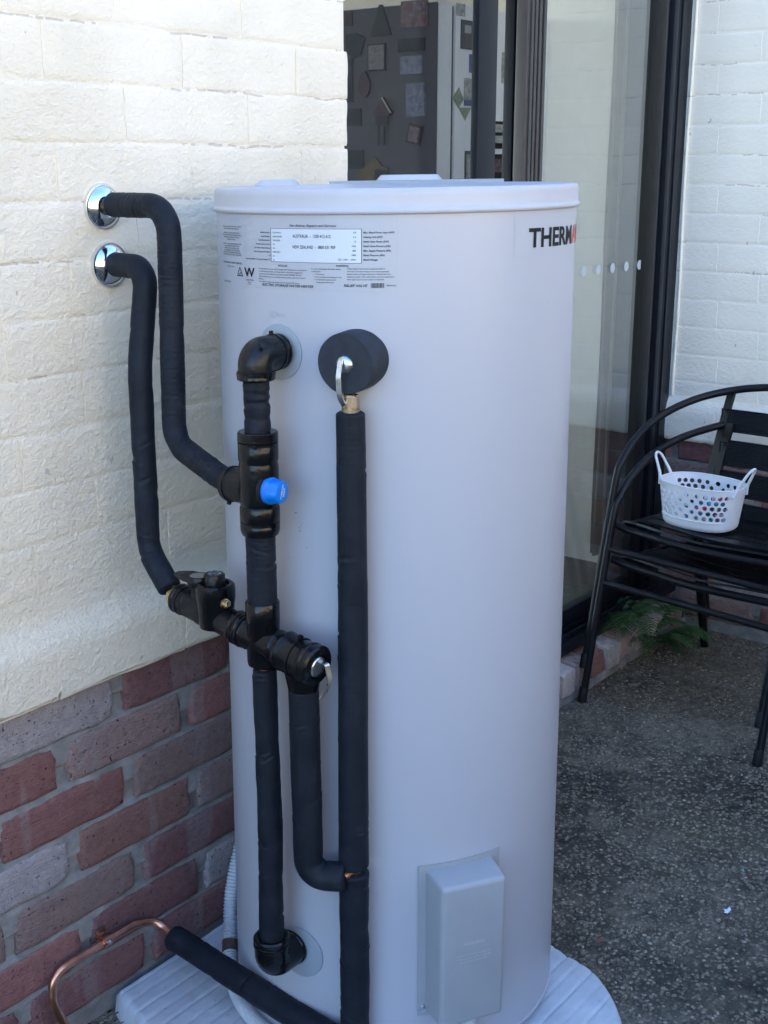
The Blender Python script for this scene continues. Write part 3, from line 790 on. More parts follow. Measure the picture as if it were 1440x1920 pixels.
# ================================================================== WATER HEATER
CX, CY = 1.585, -.360; ZB = -1.409
def RT(z): return .2765+.0075*max(0, -z)/1.4
def tp(phi, z, dr=0.0):
    a = rad(phi); r = RT(z)+dr
    return Vector((CX+r*math.cos(a), CY+r*math.sin(a), z))
def tilt(p): return Vector((p.x, p.y, p.z+.0145*((p.x-CX)*math.sin(YAW)-(p.y-CY)*math.cos(YAW))))
wh = thing('water_heater', 'tall light grey cylindrical electric water heater standing on the concrete pad', 'water heater', (CX, CY, ZB))
mb = MB()
prof = [(.270, ZB), (.2795, ZB+.002), (.2838, ZB+.008)] + [(RT(z), z) for z in lin(ZB+.012, -.03, 24)]
mb.lathe((CX, CY, 0), (0, 0, 1), prof, 160); mb.build('body', TANK, wh, sharp=60)
mb = MB(); mb.lathe((CX, CY, 0), (0, 0, 1), [(.2842, ZB+.0125), (.2855, ZB+.0135), (.2855, ZB+.017), (.2842, ZB+.018)], 120); mb.build('base_ring', TANK, wh)
mb = MB()
mb.lathe((CX, CY, 0), (0, 0, 1), [(.270, -.060), (.2795, -.060), (.2815, -.0585), (.2825, -.056), (.2815, -.0535), (.2800, -.0525), (.2792, -.050), (.2790, -.036), (.2788, -.0295), (.2765, -.0262), (.272, -.0255), (.262, -.0262), (.20, -.0245), (.10, -.0235), (0, -.0235)], 160)
mb.v = [tilt(p) for p in mb.v]
lid = mb.build('lid', LIDM, wh, sharp=55)
def lid_bump(cx, cy, rx, ry, h, ang, name='lid_cap'):
    mb = MB(); vv = []; n = 40; c, s = math.cos(ang), math.sin(ang)
    for (f, zz) in ((1, -.030), (1, -.0245), (.97, -.0235+.0), (.80, -.0245+h), (.76, -.0240+h), (0, -.0240+h)):
        for k in range(n):
            t = 2*math.pi*k/n; a, bq = rx*f*math.copysign(abs(math.cos(t))**.45, math.cos(t)), ry*f*math.copysign(abs(math.sin(t))**.45, math.sin(t))
            vv.append(tilt(Vector((cx+a*c-bq*s, cy+a*s+bq*c, zz))))
    mb.add(vv, [(i*n+k, i*n+(k+1) % n, (i+1)*n+(k+1) % n, (i+1)*n+k) for i in range(5) for k in range(n)])
    return mb.build(name, LIDM, lid, sharp=35)
lid_bump(1.565, -.130, .036, .03, .0075, YAW-rad(90)); lid_bump(1.74, -.27, .060, .05, .0125, YAW-rad(90))
mb = MB(); vv = []
for (a, bq) in ((-.135, .03), (.10, .06), (.14, .012), (-.02, -.02), (-.14, -.012)):
    vv.append(tilt(Vector((1.66+a*rgt.x+bq*math.cos(YAW), -.345+a*rgt.y+bq*math.sin(YAW), -.0195))))
vv += [p-Vector((0, 0, .006)) for p in vv]
mb.add(vv, [(0, 1, 2, 3, 4)]+[(i, (i+1) % 5, 5+(i+1) % 5, 5+i) for i in range(5)], None, False); mb.build('lid_seam_plate', PLATE, lid)

def disc_on_tank(phi, z, r, th, name, mat, hole=0.0):
    mb = MB(); vv = []; n = 48
    rings = [(1.0, 0.0), (1.0, th), (.96, th*1.3), (.5, th*1.3), (hole, th*1.3)]
    for (f, d) in rings:
        for k in range(n):
            t = 2*math.pi*k/n; u = r*f*math.cos(t); w = r*f*math.sin(t)
            vv.append(tp(phi+math.degrees(u/RT(z)), z+w, .0003+d))
    mb.add(vv, [(i*n+k, i*n+(k+1) % n, (i+1)*n+(k+1) % n, (i+1)*n+k) for i in range(len(rings)-1) for k in range(n)])
    return mb.build(name, mat, wh, sharp=30)
disc_on_tank(180.9, -.2525, .0395, .0022, 'outlet_disc', PLATE); disc_on_tank(184.8, -1.221, .0435, .0022, 'inlet_disc', PLATE)
disc_on_tank(206.0, -.2600, .0405, .0018, 'valve_disc', PLATE)

# ---- printing on the tank
def patch(phi0, phi1, z0, z1, dr, name, mat, n=24, parent=None, rows=3):
    mb = MB(); vv = []
    for j in range(rows+1):
        for i in range(n+1): vv.append(skew(phi0+(phi1-phi0)*i/n, z0+(z1-z0)*j/rows, dr))
    W_ = n+1
    mb.add(vv, [(j*W_+i, j*W_+i+1, (j+1)*W_+i+1, (j+1)*W_+i) for j in range(rows) for i in range(n)])
    return mb.build(name, mat, parent or wh, recalc=False)
def skew(phi, z, dr): return tp(phi, z+(phi-180)*.00006, dr)
def print_line(mbx, s, phi0, z, h, phi1=None, shear=0.0, bold=0.0, align='L', dr=.0011, spot=skew):
    vv, ff, w = text2d(s, h/.70, shear, bold)
    if not vv: return
    Rr = RT(z); sx = 1.0
    if phi1 is not None: sx = rad(phi1-phi0)*Rr/w
    off = {'L': 0, 'R': -w*sx, 'C': -w*sx/2}[align] if phi1 is None else 0
    one = MB() if isinstance(mbx, str) else mbx
    one.add([spot(phi0+math.degrees((a*sx+off)/Rr), z+b2, dr) for a, b2 in vv], ff, None, False)
    if mbx == 'K': one.build('lettering', INK, lab, recalc=False, weld=False)
    if mbx == 'G': one.build('fine_print', INK, lab, recalc=False, weld=False)
lab = patch(168.0, 218.0, -.164, -.066, .0004, 'rating_label', STICKER, 60)
patch(147.5, 166.5, -.168, -.068, .0003, 'side_label', STICKER, 24)
pw = patch(178.4, 207.5, -.1262, -.0815, .0007, 'rating_panel', PANEL, 40, lab)
mb = MB()
for (a0, a1, z0, z1) in ((178.3, 207.6, -.0815, -.0810), (178.3, 207.6, -.1267, -.1262), (178.25, 178.4, -.1267, -.081), (207.5, 207.65, -.1267, -.081)):
    vv = []
    for i in range(31):
        t = i/30; vv += [skew(a0+(a1-a0)*t, z0, .0009), skew(a0+(a1-a0)*t, z1, .0009)]
    mb.add(vv, [(2*i, 2*i+2, 2*i+3, 2*i+1) for i in range(30)], None, False)
mb.build('panel_border', INK_GREY, lab, recalc=False)
K = 'K'; G = 'G'
print_line(K, 'For Advice, Repairs and Service:', 185.4, -.0785, .0033, 200.4, .35, .008)
print_line(K, 'AUSTRALIA  -  1300 412 612', 186.4, -.0932, .0044, 198.6, 0, .004)
print_line(K, 'NEW ZEALAND  -  0800 031 909', 186.4, -.1078, .0044, 200.0, 0, .004)
for i, (s, v) in enumerate((('Model Number', '132 HW01A'), ('Serial Number', 'D2B/1003303'), ('Date Manufactured', '12/05/2025'), ('Storage Capacity (litres)', '132'), ('Hot Water Delivery (litres)', '155'), ('Electrical Approval Number', 'MEM15371'), ('IP', '34'), ('Recommended Max. Thermostat Setting (°C)', '65'))):
    z = -.0879-.0053*i
    print_line(G, s, 178.0, z, .0021, None, .25, .012, 'R'); print_line(G, v, 179.1, z, .0022)
for i, (s, v) in enumerate((('Max. Rated Power Input (kW)', '4.8'), ('Heating Unit (kW)', '2.4'), ('Relief Valve Power (kW)', '10'), ('Relief Valve Pressure (kPa)', '1000'), ('Max. Supply Pressure (kPa)', '800'), ('Rated Pressure (kPa)', '1800'), ('Rated Voltage', '220 - 240V ~ 50Hz'))):
    z = -.0870-.0060*i
    print_line(G, s, 208.1, z, .0024, None, .25, .014, 'L'); print_line(G, v, 206.0, z, .0023, None, 0, 0, 'R')
print_line(K, 'INSTALLER', 181.0, -.1331, .0027, 184.4, 0, .006); print_line(K, 'WARNING', 200.1, -.1315, .0028, 203.8, 0, .01)
for i, s in enumerate(('Do not apply heat to any of the fittings when making your connections.', 'A combination pressure and temperature relief valve (supplied in', 'carton) must be installed in the fitting marked "RELIEF VALVE".', 'When installed indoors, an overflow tray should be used (see Owner\'s', 'Manual).', 'The outlets on this water heater have an internal heat trap.')):
    print_line(G, s, 172.9, -.1378-.0036*i, .0019, min(190.9, 172.9+.262*len(s)), 0, .004)
for i, s in enumerate(('For safe performance, this water heater', 'is fitted with:', '     1. Thermostat', '     2. Over-temperature energy cut out', '     3. Combination pressure and', '          temperature relief valve')):
    print_line(G, s, 192.6+(.9 if i > 1 else 0)+(.5 if i == 5 else 0), -.1355-.0036*i, .0019, None, 0, .004)
for i, s in enumerate(('These devices must not be tampered with or', 'removed. The water heater must not be operated', 'unless each of these devices is fitted and is in', 'working order. The relief valve and the relief valve', 'drain pipe must not be sealed or blocked.')):
    print_line(G, s, 203.4, -.1348-.0036*i, .0019, 203.4+.258*len(s), 0, .004)
print_line(K, 'ELECTRIC STORAGE WATER HEATER', 174.4, -.1605, .0034, 193.1, .3, .014)
print_line(K, 'RELIEF VALVE', 202.4, -.1582, .0034, 209.3, .3, .014)
print_line(K, '9937315C', 214.6, -.1575, .0022, 217.3, 0, .006)
KB = MB(); rb = random.Random(4); a = 210.2
while a < 213.9:
    w_ = rb.choice((.05, .08, .14)); KB.add([skew(a, -.1595, .0011), skew(a+w_, -.1595, .0011), skew(a+w_, -.1530, .0011), skew(a, -.1530, .0011)], [(0, 1, 2, 3)], None, False); a += w_+rb.choice((.06, .1))
KB.build('barcode', INK, lab, recalc=False, weld=False); KT = MB()
for i, s in enumerate(('This Electric Storage Water Heater Class 1 Element', 'Electric by Water Class Cylinder', '', 'WARNING: TO CONTINUE SAFETY OF THIS', 'PRODUCT MUST BE INSTALLED, OPERATED AND', 'MAINTAINED IN ACCORDANCE WITH THE', 'OWNERS INSTRUCTIONS', '', 'WARNING: THIS APPLIANCE MAY DELIVER WATER', 'AT HIGH TEMPERATURE. REFER TO THE', 'PLUMBING CODE OF AUSTRALIA (PCA),', 'LOCAL REQUIREMENTS AND INSTALLATION', 'INSTRUCTIONS TO DETERMINE IF ADDITIONAL', 'DELIVERY TEMPERATURE CONTROL IS REQUIRED')):
    if s:
        hw = min(7.0, len(s)*.17); print_line(G, s, 157.4-hw, -.0815-.0031*i, .0019, 157.4+hw, 0, .008)
print_line(G, 'DLX MANUFACTURING LIMITED', 150.6, -.1335, .0026, 164.3, 0, .006); print_line(G, 'Made in Australia', 154.4, -.1385, .0018, 159.4, 0, .006)
print_line(G, 'RELIEF VALVE', 150.8, -.1612, .0024, 156.6, .2, .006)
# the water-mark triangle and the big W
for (q0, q1) in (((161.5, -.1497), (163.1, -.1375)), ((163.1, -.1375), (164.7, -.1497)), ((161.4, -.1497), (164.8, -.1497)), ((162.5, -.1465), (163.0, -.1480)), ((163.0, -.1480), (163.9, -.1440))):
    (a0, z0), (a1, z1) = q0, q1; w_ = .0006
    dx, dz = rad(a1-a0)*.277, z1-z0; L_ = math.hypot(dx, dz); ox, oz = -dz/L_*w_, dx/L_*w_
    KT.add([skew(a0-math.degrees(ox/.277), z0-oz, .0011), skew(a1-math.degrees(ox/.277), z1-oz, .0011), skew(a1+math.degrees(ox/.277), z1+oz, .0011), skew(a0+math.degrees(ox/.277), z0+oz, .0011)], [(0, 1, 2, 3)], None, False)
print_line(K, 'W', 165.6, -.1495, .0125, 171.0, 0, .02); print_line(K, 'Lead Free', 166.4, -.1552, .0026, 170.4, 0, .008); print_line(K, 'WM-0201', 167.4, -.1585, .0016); print_line(K, 'Standards', 167.3, -.1608, .0016)
KT.build('compliance_mark', INK, lab, recalc=False, weld=False)
bs = patch(253.5, 305, -.1255, -.0655, .0004, 'brand_sticker', STICKER, 40)
mb = MB(); print_line(mb, 'THERM', 259.2, -.1075, .0255, 286.5, 0, .028, spot=lambda p, z, d: tp(p, z, d)); mb.build('lettering', INK, bs, recalc=False, weld=False)
mb = MB(); print_line(mb, 'A', 286.9, -.1075, .0255, 294.0, 0, .028, spot=lambda p, z, d: tp(p, z, d)); mb.build('lettering', INK_ORANGE, bs, recalc=False, weld=False)
mb = MB(); print_line(mb, 'NN', 294.5, -.1075, .0255, 305, 0, .028, spot=lambda p, z, d: tp(p, z, d)); mb.build('lettering', INK, bs, recalc=False, weld=False)
mb = MB(); print_line(mb, 'OUTLET', 176.4, -.2035, .0062, 183.9, 0, .01, dr=.0004, spot=tp); mb.build('embossed_word', TANK, wh, recalc=False, weld=False)
rs = random.Random(11)
for (a, z, s) in ((186.1, -.4853, .0016), (187.4, -.5119, .0020), (187.0, -.5075, .0012), (187.9, -.5040, .0010), (183.0, -.556, .0012), (184.9, -.419, .0008), (189.6, -.536, .0012), (188.0, -.5, .0008), (269.5, -.188, .0009)):
    mb = MB(); mb.add([tp(a+rs.uniform(-.3, .3)+math.degrees(s*math.cos(t)*rs.uniform(.4, 1.2)/.28), z+s*math.sin(t)*rs.uniform(.4, 1.2)*.7, .0006) for t in [k*math.pi/4 for k in range(8)]], [list(range(8))], None, False); mb.build('scuff', INK_GREY, wh, recalc=False, weld=False)

# ---- element cover
nrm = Vector((math.cos(rad(238.7)), math.sin(rad(238.7)), 0)); tan = Vector((-nrm.y, nrm.x, 0))
ec = MB(); vv = []; n = 20
for j, z in enumerate((-1.3075, -1.0375)):
    for dr in (.0006, .0032):
        for i in range(n+1): vv.append(tp(224.7+28.0*i/n, z+(.004*(i/n-.5) if j else 0), dr))
W_ = n+1
for i in range(n): ec.add([vv[W_+i], vv[W_+i+1], vv[3*W_+i+1], vv[3*W_+i]], [(0, 1, 2, 3)]); ec.add([vv[2*W_+i], vv[2*W_+i+1], vv[3*W_+i+1], vv[3*W_+i]], [(0, 1, 2, 3)], None, False)
for e in (0, n): ec.add([vv[e], vv[W_+e], vv[3*W_+e], vv[2*W_+e]], [(0, 1, 2, 3)], None, False)
cover = ec.build('element_cover', COVER, wh, sharp=40)
bm = bmesh.new(); bmesh.ops.create_cube(bm, size=1)
for w in bm.verts:
    top = w.co.z > 0; out = w.co.y > 0
    hx = .0575 if not out else .0545
    zt = -1.0445 if not out else -1.0500
    w.co = Vector((math.copysign(hx, w.co.x), .0 if not out else .0595, zt if top else (-1.301 if not out else -1.2965)))
bmesh.ops.bevel(bm, geom=[e for e in bm.edges if any(v.co.y > .03 for v in e.verts)], offset=.0085, segments=4, profile=.55, affect='EDGES')
bmesh.ops.delete(bm, geom=[f for f in bm.faces if f.normal.y < -.9], context='FACES')
Mx = Matrix((tan, nrm, Vector((0, 0, 1)))).transposed().to_4x4(); Mx.translation = Vector((CX, CY, 0))+nrm*.276
bx = MB().bm(bm, Mx); box = bx.build('cover_box', COVER, cover, sharp=50)
mb = MB()
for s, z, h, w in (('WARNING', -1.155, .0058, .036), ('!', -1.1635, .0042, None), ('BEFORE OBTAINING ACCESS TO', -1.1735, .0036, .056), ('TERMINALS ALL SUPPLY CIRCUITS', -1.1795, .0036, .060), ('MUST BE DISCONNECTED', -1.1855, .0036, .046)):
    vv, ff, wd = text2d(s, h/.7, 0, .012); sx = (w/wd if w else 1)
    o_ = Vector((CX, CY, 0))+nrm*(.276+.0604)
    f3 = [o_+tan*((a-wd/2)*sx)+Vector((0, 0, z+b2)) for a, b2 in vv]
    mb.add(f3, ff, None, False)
mb.build('embossed_warning', EMBOSS_HI, box, recalc=False, weld=False)
def screw(p, d, r, parent, name='screw'):
    mb = MB(); mb.lathe(p, d, [(r*1.7, -.001), (r*1.7, .0004), (r, .0006), (r*.95, .0022), (r*.5, .0028), (0, .003)], 16); s_ = mb.build(name, ZINC, parent)
screw(tp(226.6, -1.293, .0032), tp(226.6, 0, 1)-tp(226.6, 0, 0), .0042, cover)
screw(tp(251.0, -1.293, .0032), tp(251.0, 0, 1)-tp(251.0, 0, 0), .0042, cover)

# ================================================================== PLUMBING
def wob(amp, seed, pinch=(), wr=0.0, dents=0, r=.02):
    """radius of the foam sleeve: slow waviness, pinches, fine ring wrinkles and slanting creases"""
    rr = random.Random(seed*17+3)
    D = [(rr.uniform(.02, .98), rr.uniform(0, 6.283), rr.uniform(.05, .13), rr.uniform(.0014, .0032), rr.uniform(-.012, .012), rr.uniform(.5, 1.1)) for _ in range(dents)]
    def f(s, th, L):
        c, sn = math.cos(th), math.sin(th)
        q = 1+amp*noise.noise(Vector((s*16, c*.7+seed*3.3, sn*.7)))+amp*.5*noise.noise(Vector((s*55, c+seed, sn*1.1)))
        for (ps, dep, w, t0) in pinch:
            q -= dep*math.exp(-((s-ps)/w)**2)*(1 if t0 is None else .5+.5*math.cos(th-t0))
        if wr:
            m = .35+.9*max(0, noise.noise(Vector((s*9, c*.6+seed, sn*.6)))+.25)
            q += wr*m*(noise.noise(Vector((s*230, c*1.3+seed, sn*1.3)))+.6*noise.noise(Vector((s*430, c*1.8, sn*1.8+seed))))
        for (ps, t0, dep, w, sl, wid) in D:
            a = (th-t0+math.pi) % (2*math.pi)-math.pi
            if abs(a) < wid*2:
                e = (s-ps*L-sl*a)/w
                if abs(e) < 5: q += (-dep*math.exp(-e*e)+dep*.35*math.exp(-((e-2.2)/1.4)**2))*math.exp(-(a/wid)**2)
        return q
    return f
PG = 'foam lagged pipes around the heater'
def lagged(name, label, P, R, r, mat, seed, amp=.03, pinch=(), step=.004, n=28, group=None, hollow=None, parent=None):
    wr = .030 if mat is FOAM_W else .007
    pts = fillet(P, R, .0015 if mat is FOAM_W else .002, 24); n = 40
    mb = MB(); mb.tube(pts, r, n, True, wob(amp, seed, pinch, wr, 5 if mat is FOAM_W else 9), .005, hollow)
    if parent: return mb.build(name, mat, parent, sharp=60)
    root = thing(name, label, 'pipe', tuple(pts[0]), group); mb.build('foam_sleeve', mat, root, sharp=60); return root
SX, SY = 1.2475, -.3735       # axis of the pipe stack

def flange(p, label):
    root = thing('wall_flange', label, 'flange', p, 'chrome wall flanges')
    mb = MB(); mb.lathe(p, (0, -1, 0), [(.0355, -.004), (.0355, .001), (.0345, .0035), (.0325, .0042), (.0315, .0040), (.030, .0058), (.026, .0098), (.020, .0130), (.0155, .0140), (.0155, .010)], 48)
    mb.build('cover_plate', CHROME, root)
    mb = MB(); mb.lathe((p[0], p[1], p[2]), (0, -1, 0), [(.0125, .0), (.0125, .030)], 24); mb.build('pipe_stub', BRASS_DULL, root)
flange((1.303, -.004, -.0585), 'upper of the two round chrome flanges on the cream wall')
flange((1.310, -.004, -.1475), 'lower of the two round chrome flanges on the cream wall')

p1 = lagged('lagged_pipe', 'thick black lagged pipe from the upper chrome flange down to the blue capped valve',
       [(1.302, -.026, -.055), (1.296, -.160, -.054), (1.277, -.170, -.405), (1.257, -.285, -.437), (1.2525, -.320, -.4415)], [.045, .045, .2], .0184, FOAM_W, 1, .035,
       [(.155, .05, .012, 0), (.30, .05, .008, None), (.47, .05, .010, None)])
lagged('lagged_pipe', 'black lagged pipe from the lower chrome flange down to the stop valve',
       [(1.310, -.016, -.146), (1.300, -.100, -.147), (1.272, -.105, -.30), (1.264, -.114, -.586), (1.2530, -.172, -.634)], [.035, .3, .055], .0186, FOAM_S, 2, .045,
       [(.17, .08, .006, 1.0), (.25, .05, .006, 4.0), (.36, .07, .008, 2.0), (.42, .06, .006, 5), (.50, .05, .01, None)])

# elbow on the hot outlet
eo = Vector((CX, CY, 0)); er = (Vector((SX, SY, 0))-eo); er.z = 0; er.normalize()
def shell_rings(mbx, p, d, r, hs, w=.0022, t=.0016):
    for h in hs: mbx.lathe(Vector(p)+Vector(d)*h, d, [(r, -w*1.2), (r+t, -w*.8), (r+t, w*.8), (r, w*1.2)], 32)
def tie(parent, p, d, r, head_ang, hw=.0042):
    """zip tie: a flat band and its square head"""
    d = Vector(d).normalized(); a = Vector((0, 0, 1)) if abs(d.z) < .9 else Vector((1, 0, 0))
    e1 = (a-d*a.dot(d)).normalized(); e2 = d.cross(e1)
    mb = MB(); mb.lathe(p, d, [(r, -.002), (r+.0013, -.0018), (r+.0013, .0018), (r, .002)], 40)
    u = e1*math.cos(head_ang)+e2*math.sin(head_ang); v = d.cross(u)
    bm = bmesh.new(); bmesh.ops.create_cube(bm, size=1); bmesh.ops.bevel(bm, geom=list(bm.edges), offset=.15, segments=2, affect='EDGES')
    mx = Matrix((v*hw*1.2, d*hw*1.4, u*hw*1.4)).transposed().to_4x4(); mx.translation = Vector(p)+u*(r+hw*.6)
    mb.bm(bm, mx); return mb.build('cable_tie', SHELL, parent)

el = thing('elbow_cover', 'black moulded elbow cover on the upper grey disc of the heater', 'elbow', (SX, SY, -.29))
mb = MB(); q_ = eo+er*RT(-.25); q_.z = -.250; mb.lathe(q_, er, [(.0135, -.002), (.0135, .014)], 24); mb.build('nipple', RUBBER, el)
zc = -.2500
p_in = eo+er*(RT(zc)+.011); p_in.z = zc
mb = MB(); mb.tube(fillet([p_in, (SX, SY, zc), (SX, SY, -.2790)], .0165, .0025), .0250, 36, True, None, .002); mb.build('shell', SHELL_MATT, el, sharp=50)
mb = MB(); mb.lathe((SX, SY, -.2835), (0, 0, 1), [(.0165, 0), (.0255, 0), (.0268, .0012), (.0268, .0055), (.0258, .0075), (.0262, .009), (.0262, .0125), (.0243, .0140)], 40)
mb.build('collar', SHELL, el, sharp=40); mb = MB()
mb.lathe(p_in, er, [(.0235, -.001), (.0258, .0), (.0258, .0045), (.0250, .006), (.0258, .0075), (.0258, .0105), (.0248, .012)], 40); mb.build('collar', SHELL, el, sharp=40)
tie(el, (SX, SY, -.2750), (0, 0, 1), .0262, rad(255)); tie(el, p_in+er*.0105, er, .0250, rad(8))
mb = MB()       # seam line and little pips of the moulded cover
side = Vector((0.31, -.95, 0)).normalized()
for (h, v) in ((-.012, -.010), (.004, -.010), (-.014, -.019), (.0, -.019), (-.010, .0)):
    c = Vector((SX, SY, zc+v))-er*h*-1*0+er*(-h)*.6; d_ = (side-er*.1).normalized()
    mb.lathe(c+d_*.0232, d_, [(.0016, 0), (.0013, .0010), (0, .0014)], 10)
mb.build('moulding_pip', SHELL_MATT, el)
mb = MB(); mb.lathe(Vector((SX, SY, zc+.010))+Vector((-.30, -.85, .43)).normalized()*.0225-Vector((0, 0, .004)), (-.30, -.85, .43), [(.0050, .0), (.0047, .0030), (0, .0026)], 9); mb.build('hole', RUBBER, el)

lagged('lagged_pipe', 'short creased black foam sleeve between the elbow and the blue capped valve', [(SX, SY, -.2842), (SX, SY, -.3625)], 0, .0186, FOAM_W, 3, .07,
       [(.018, .10, .004, 1.9), (.030, .16, .004, 1.7), (.052, .06, .005, None)], .002)

# tempering valve
tv = thing('tempering_valve', 'black insulated tempering valve with a blue cap', 'valve', (SX, SY, -.505))
mb = MB(); mb.lathe((SX, SY, 0), (0, 0, -1), [(.019, .3560), (.0272, .3560), (.0288, .3575), (.0290, .3690), (.0275, .3710), (.0275, .3745), (.0287, .3765), (.0287, .3960), (.0275, .3985), (.0273, .4010), (.0280, .4030), (.0285, .41), (.0285, .455), (.0280, .4610), (.0270, .4630), (.0288, .4660), (.0288, .4850), (.0272, .4875), (.0272, .4900), (.0285, .4920), (.0285, .4990), (.0262, .5060), (.0215, .5060)], 48)
mb.build('body', SHELL, tv, sharp=35)
mb = MB(); mb.lathe((SX, SY, -.4410), (.03, 1, 0), [(.0235, .018), (.0250, .034), (.0250, .050), (.0262, .051), (.0262, .0545), (.0250, .0555), (.0250, .0600), (.0215, .0600)], 40); mb.build('branch', SHELL_MATT, tv, sharp=35)
tie(tv, (SX, SY, -.3730), (0, 0, 1), .0275, rad(215)); tie(tv, (SX, SY, -.4888), (0, 0, 1), .0272, rad(262)); tie(tv, (SX+.0016, SY+.053, -.4410), (0, 1, 0), .0255, rad(200))
cd = Vector((.12, -1, .02)).normalized(); cp = Vector((SX-.006, SY-.0215, -.4375))
mb = MB(); mb.lathe(cp, cd, [(.0222, -.004), (.0222, .001), (.0190, .0018), (.018, .0018)], 36); mb.build('socket', RUBBER, tv)
mb = MB(); mb.lathe(cp, cd, [(.0190, .001), (.0195, .0025), (.0193, .0085), (.0182, .0092), (.0178, .0120), (.0166, .0225), (.0154, .0252), (.0125, .0264), (0, .0266)], 48)
for i, p in enumerate(mb.v):
    k = i % 48
    h = (p-cp).dot(cd)
    if .0091 < h < .024 and (k // 4) % 2 == 0:
        ax = cp+cd*h; mb.v[i] = ax+(p-ax)*.955
cap = mb.build('blue_cap', BLUE, tv, sharp=30)
mb = MB(); cx_ = Vector((0, 0, -1)).cross(cd).normalized(); u_ = Vector((cx_.x, cx_.y, cx_.z)); u_ = (Vector((1, 0, 0))-cd*cd.x).normalized(); w_ = cd.cross(u_)*-1
if w_.z < 0: w_ = -w_
uR = rgt-cd*rgt.dot(cd); uR.normalize(); uR = (uR*math.cos(1.25)+w_*math.sin(1.25)); uU = uR.cross(cd)*-1
if uU.dot(w_) < 0 and False: uU = -uU
for s, v, h in (('TOMSON', .0012, .0036), ('WA7', -.0042, .0042)):
    vv, ff, wd = text2d(s, h/.7, 0, .01); mb.add([cp+cd*.0271+uR*(a-wd/2)+cd.cross(uR)*(b2+v) for a, b2 in vv], ff, None, False)
mb.build('cap_lettering', INK_WHITE, cap, recalc=False, weld=False)

lagged('lagged_pipe', 'finely ribbed black foam sleeve between the blue capped valve and the cross fitting', [(SX, SY, -.504), (SX, SY, -.620)], 0, .0218, FOAM_W, 5, .02, [(.03, .02, .01, None)], .002)

# cross fitting with the stop valve / strainer and the expansion valve: one assembly
cv = thing('stop_valve_assembly', 'black insulated cold water valve assembly crossing the pipe stack', 'valve', (SX, SY, -.71))
ZA = -.6690
mb = MB(); mb.lathe((SX, SY, 0), (0, 0, -1), [(.0205, .6080), (.0238, .6080), (.0252, .6100), (.0252, .6420), (.0245, .6440), (.0245, .7000), (.0235, .7060), (.0190, .7090), (.0150, .7090)], 44)
ya = Vector((0, -1, -.02)).normalized()
A0 = Vector((1.2500, -.1940, -.6430))
AX = (Vector((SX, SY, ZA))-A0).normalized()
def onA(d): return A0+AX*d
Ld = (Vector((SX, SY, ZA))-A0).length
mb.lathe(A0, AX, [(.0215, Ld-.060), (.0245, Ld-.058), (.0258, Ld-.056), (.0258, Ld-.052), (.0243, Ld-.050), (.0243, Ld-.047), (.0258, Ld-.045), (.0258, Ld-.041), (.0243, Ld-.039), (.0243, Ld-.034), (.0254, Ld-.032), (.0240, Ld-.028), (.0240, Ld+.024), (.0256, Ld+.026), (.0256, Ld+.0300), (.0243, Ld+.032), (.0243, Ld+.035), (.0262, Ld+.037), (.0262, Ld+.040)], 44)
mb.build('cross_body', SHELL, cv, sharp=35)
tie(cv, onA(Ld-.0485), AX, .0246, rad(178)); tie(cv, onA(Ld-.0365), AX, .0244, rad(182))
mb = MB(); mb.lathe(A0, AX, [(.0165, -.002), (.0222, -.002), (.0235, .000), (.0235, .0035), (.0222, .005), (.0222, .0235), (.0213, .0245), (.0213, .0265), (.0222, .0275), (.0222, .050), (.0235, .055), (.0235, .085), (.0222, .088), (.0222, .1200), (.0240, .1250), (.0240, Ld-.056)], 44)
sv = mb.build('strainer_body', SHELL_MATT, cv, sharp=35)
tie(sv, onA(.012), AX, .0222, rad(188))
mb = MB(); mb.lathe(onA(-.001), -AX, [(.0175, 0), (.0175, .010), (.0160, .0135), (.0110, .0135)], 6, False); mb.build('brass_nut', BRASS, sv)
B0 = onA(.082)
mb = MB(); mb.lathe((B0.x, B0.y, -.6700), (0, 0, 1), [(.0255, 0), (.0270, .012), (.0285, .034), (.0305, .046), (.0308, .0580), (.0298, .0655), (.0262, .0685), (.0215, .0680), (.0205, .0640), (.0150, .0640), (0, .064)], 44)
bt = mb.build('strainer_housing', SHELL, sv, sharp=35)
mb = MB(); mb.lathe((B0.x, B0.y, -.6060), (0, 0, 1), [(.0158, 0), (.0158, .0175), (.0146, .0195), (.0133, .0195), (.0130, .0190), (0, .0190)], 8, False)
hx = mb.build('hex_cap', SHELL_MATT, sv)
mb = MB()
for s, r_, h in (('STRAINER', .0085, .0026),):
    for i, ch in enumerate('LINE STRAINER BALL VALVE '):
        vv, ff, wd = text2d(ch, h/.7, 0, .01); a = -i*2*math.pi/25+1.9
        c0 = Vector((B0.x, B0.y, -.6060+.0197)); e = Vector((math.cos(a), math.sin(a), 0)); q = Vector((e.y, -e.x, 0))
        if vv: mb.add([c0+e*(r_+b2-.001)+q*(aa-wd/2) for aa, b2 in vv], ff, None, False)
vv, ff, wd = text2d('TOMSON', .0042, 0, .01); c0 = Vector((B0.x, B0.y, -.6060+.0197)); mb.add([c0+rgt*(a-wd/2)+Vector((math.cos(YAW), math.sin(YAW), 0))*(b2-.001) for a, b2 in vv], ff, None, False)
mb.build('cap_lettering', INK_WHITE, hx, recalc=False, weld=False)
H0 = onA(.046); hz = -.6010
mb = MB(); mb.lathe((H0.x, H0.y, -.645), (0, 0, 1), [(.0125, 0), (.0125, .030), (.0165, .033), (.0175, .036), (.0175, .0465), (.0165, .048), (.0138, .0482), (.0135, .0475), (0, .0475)], 32)
hd = mb.build('lever_handle', SHELL_MATT, sv, sharp=35)
vv = []
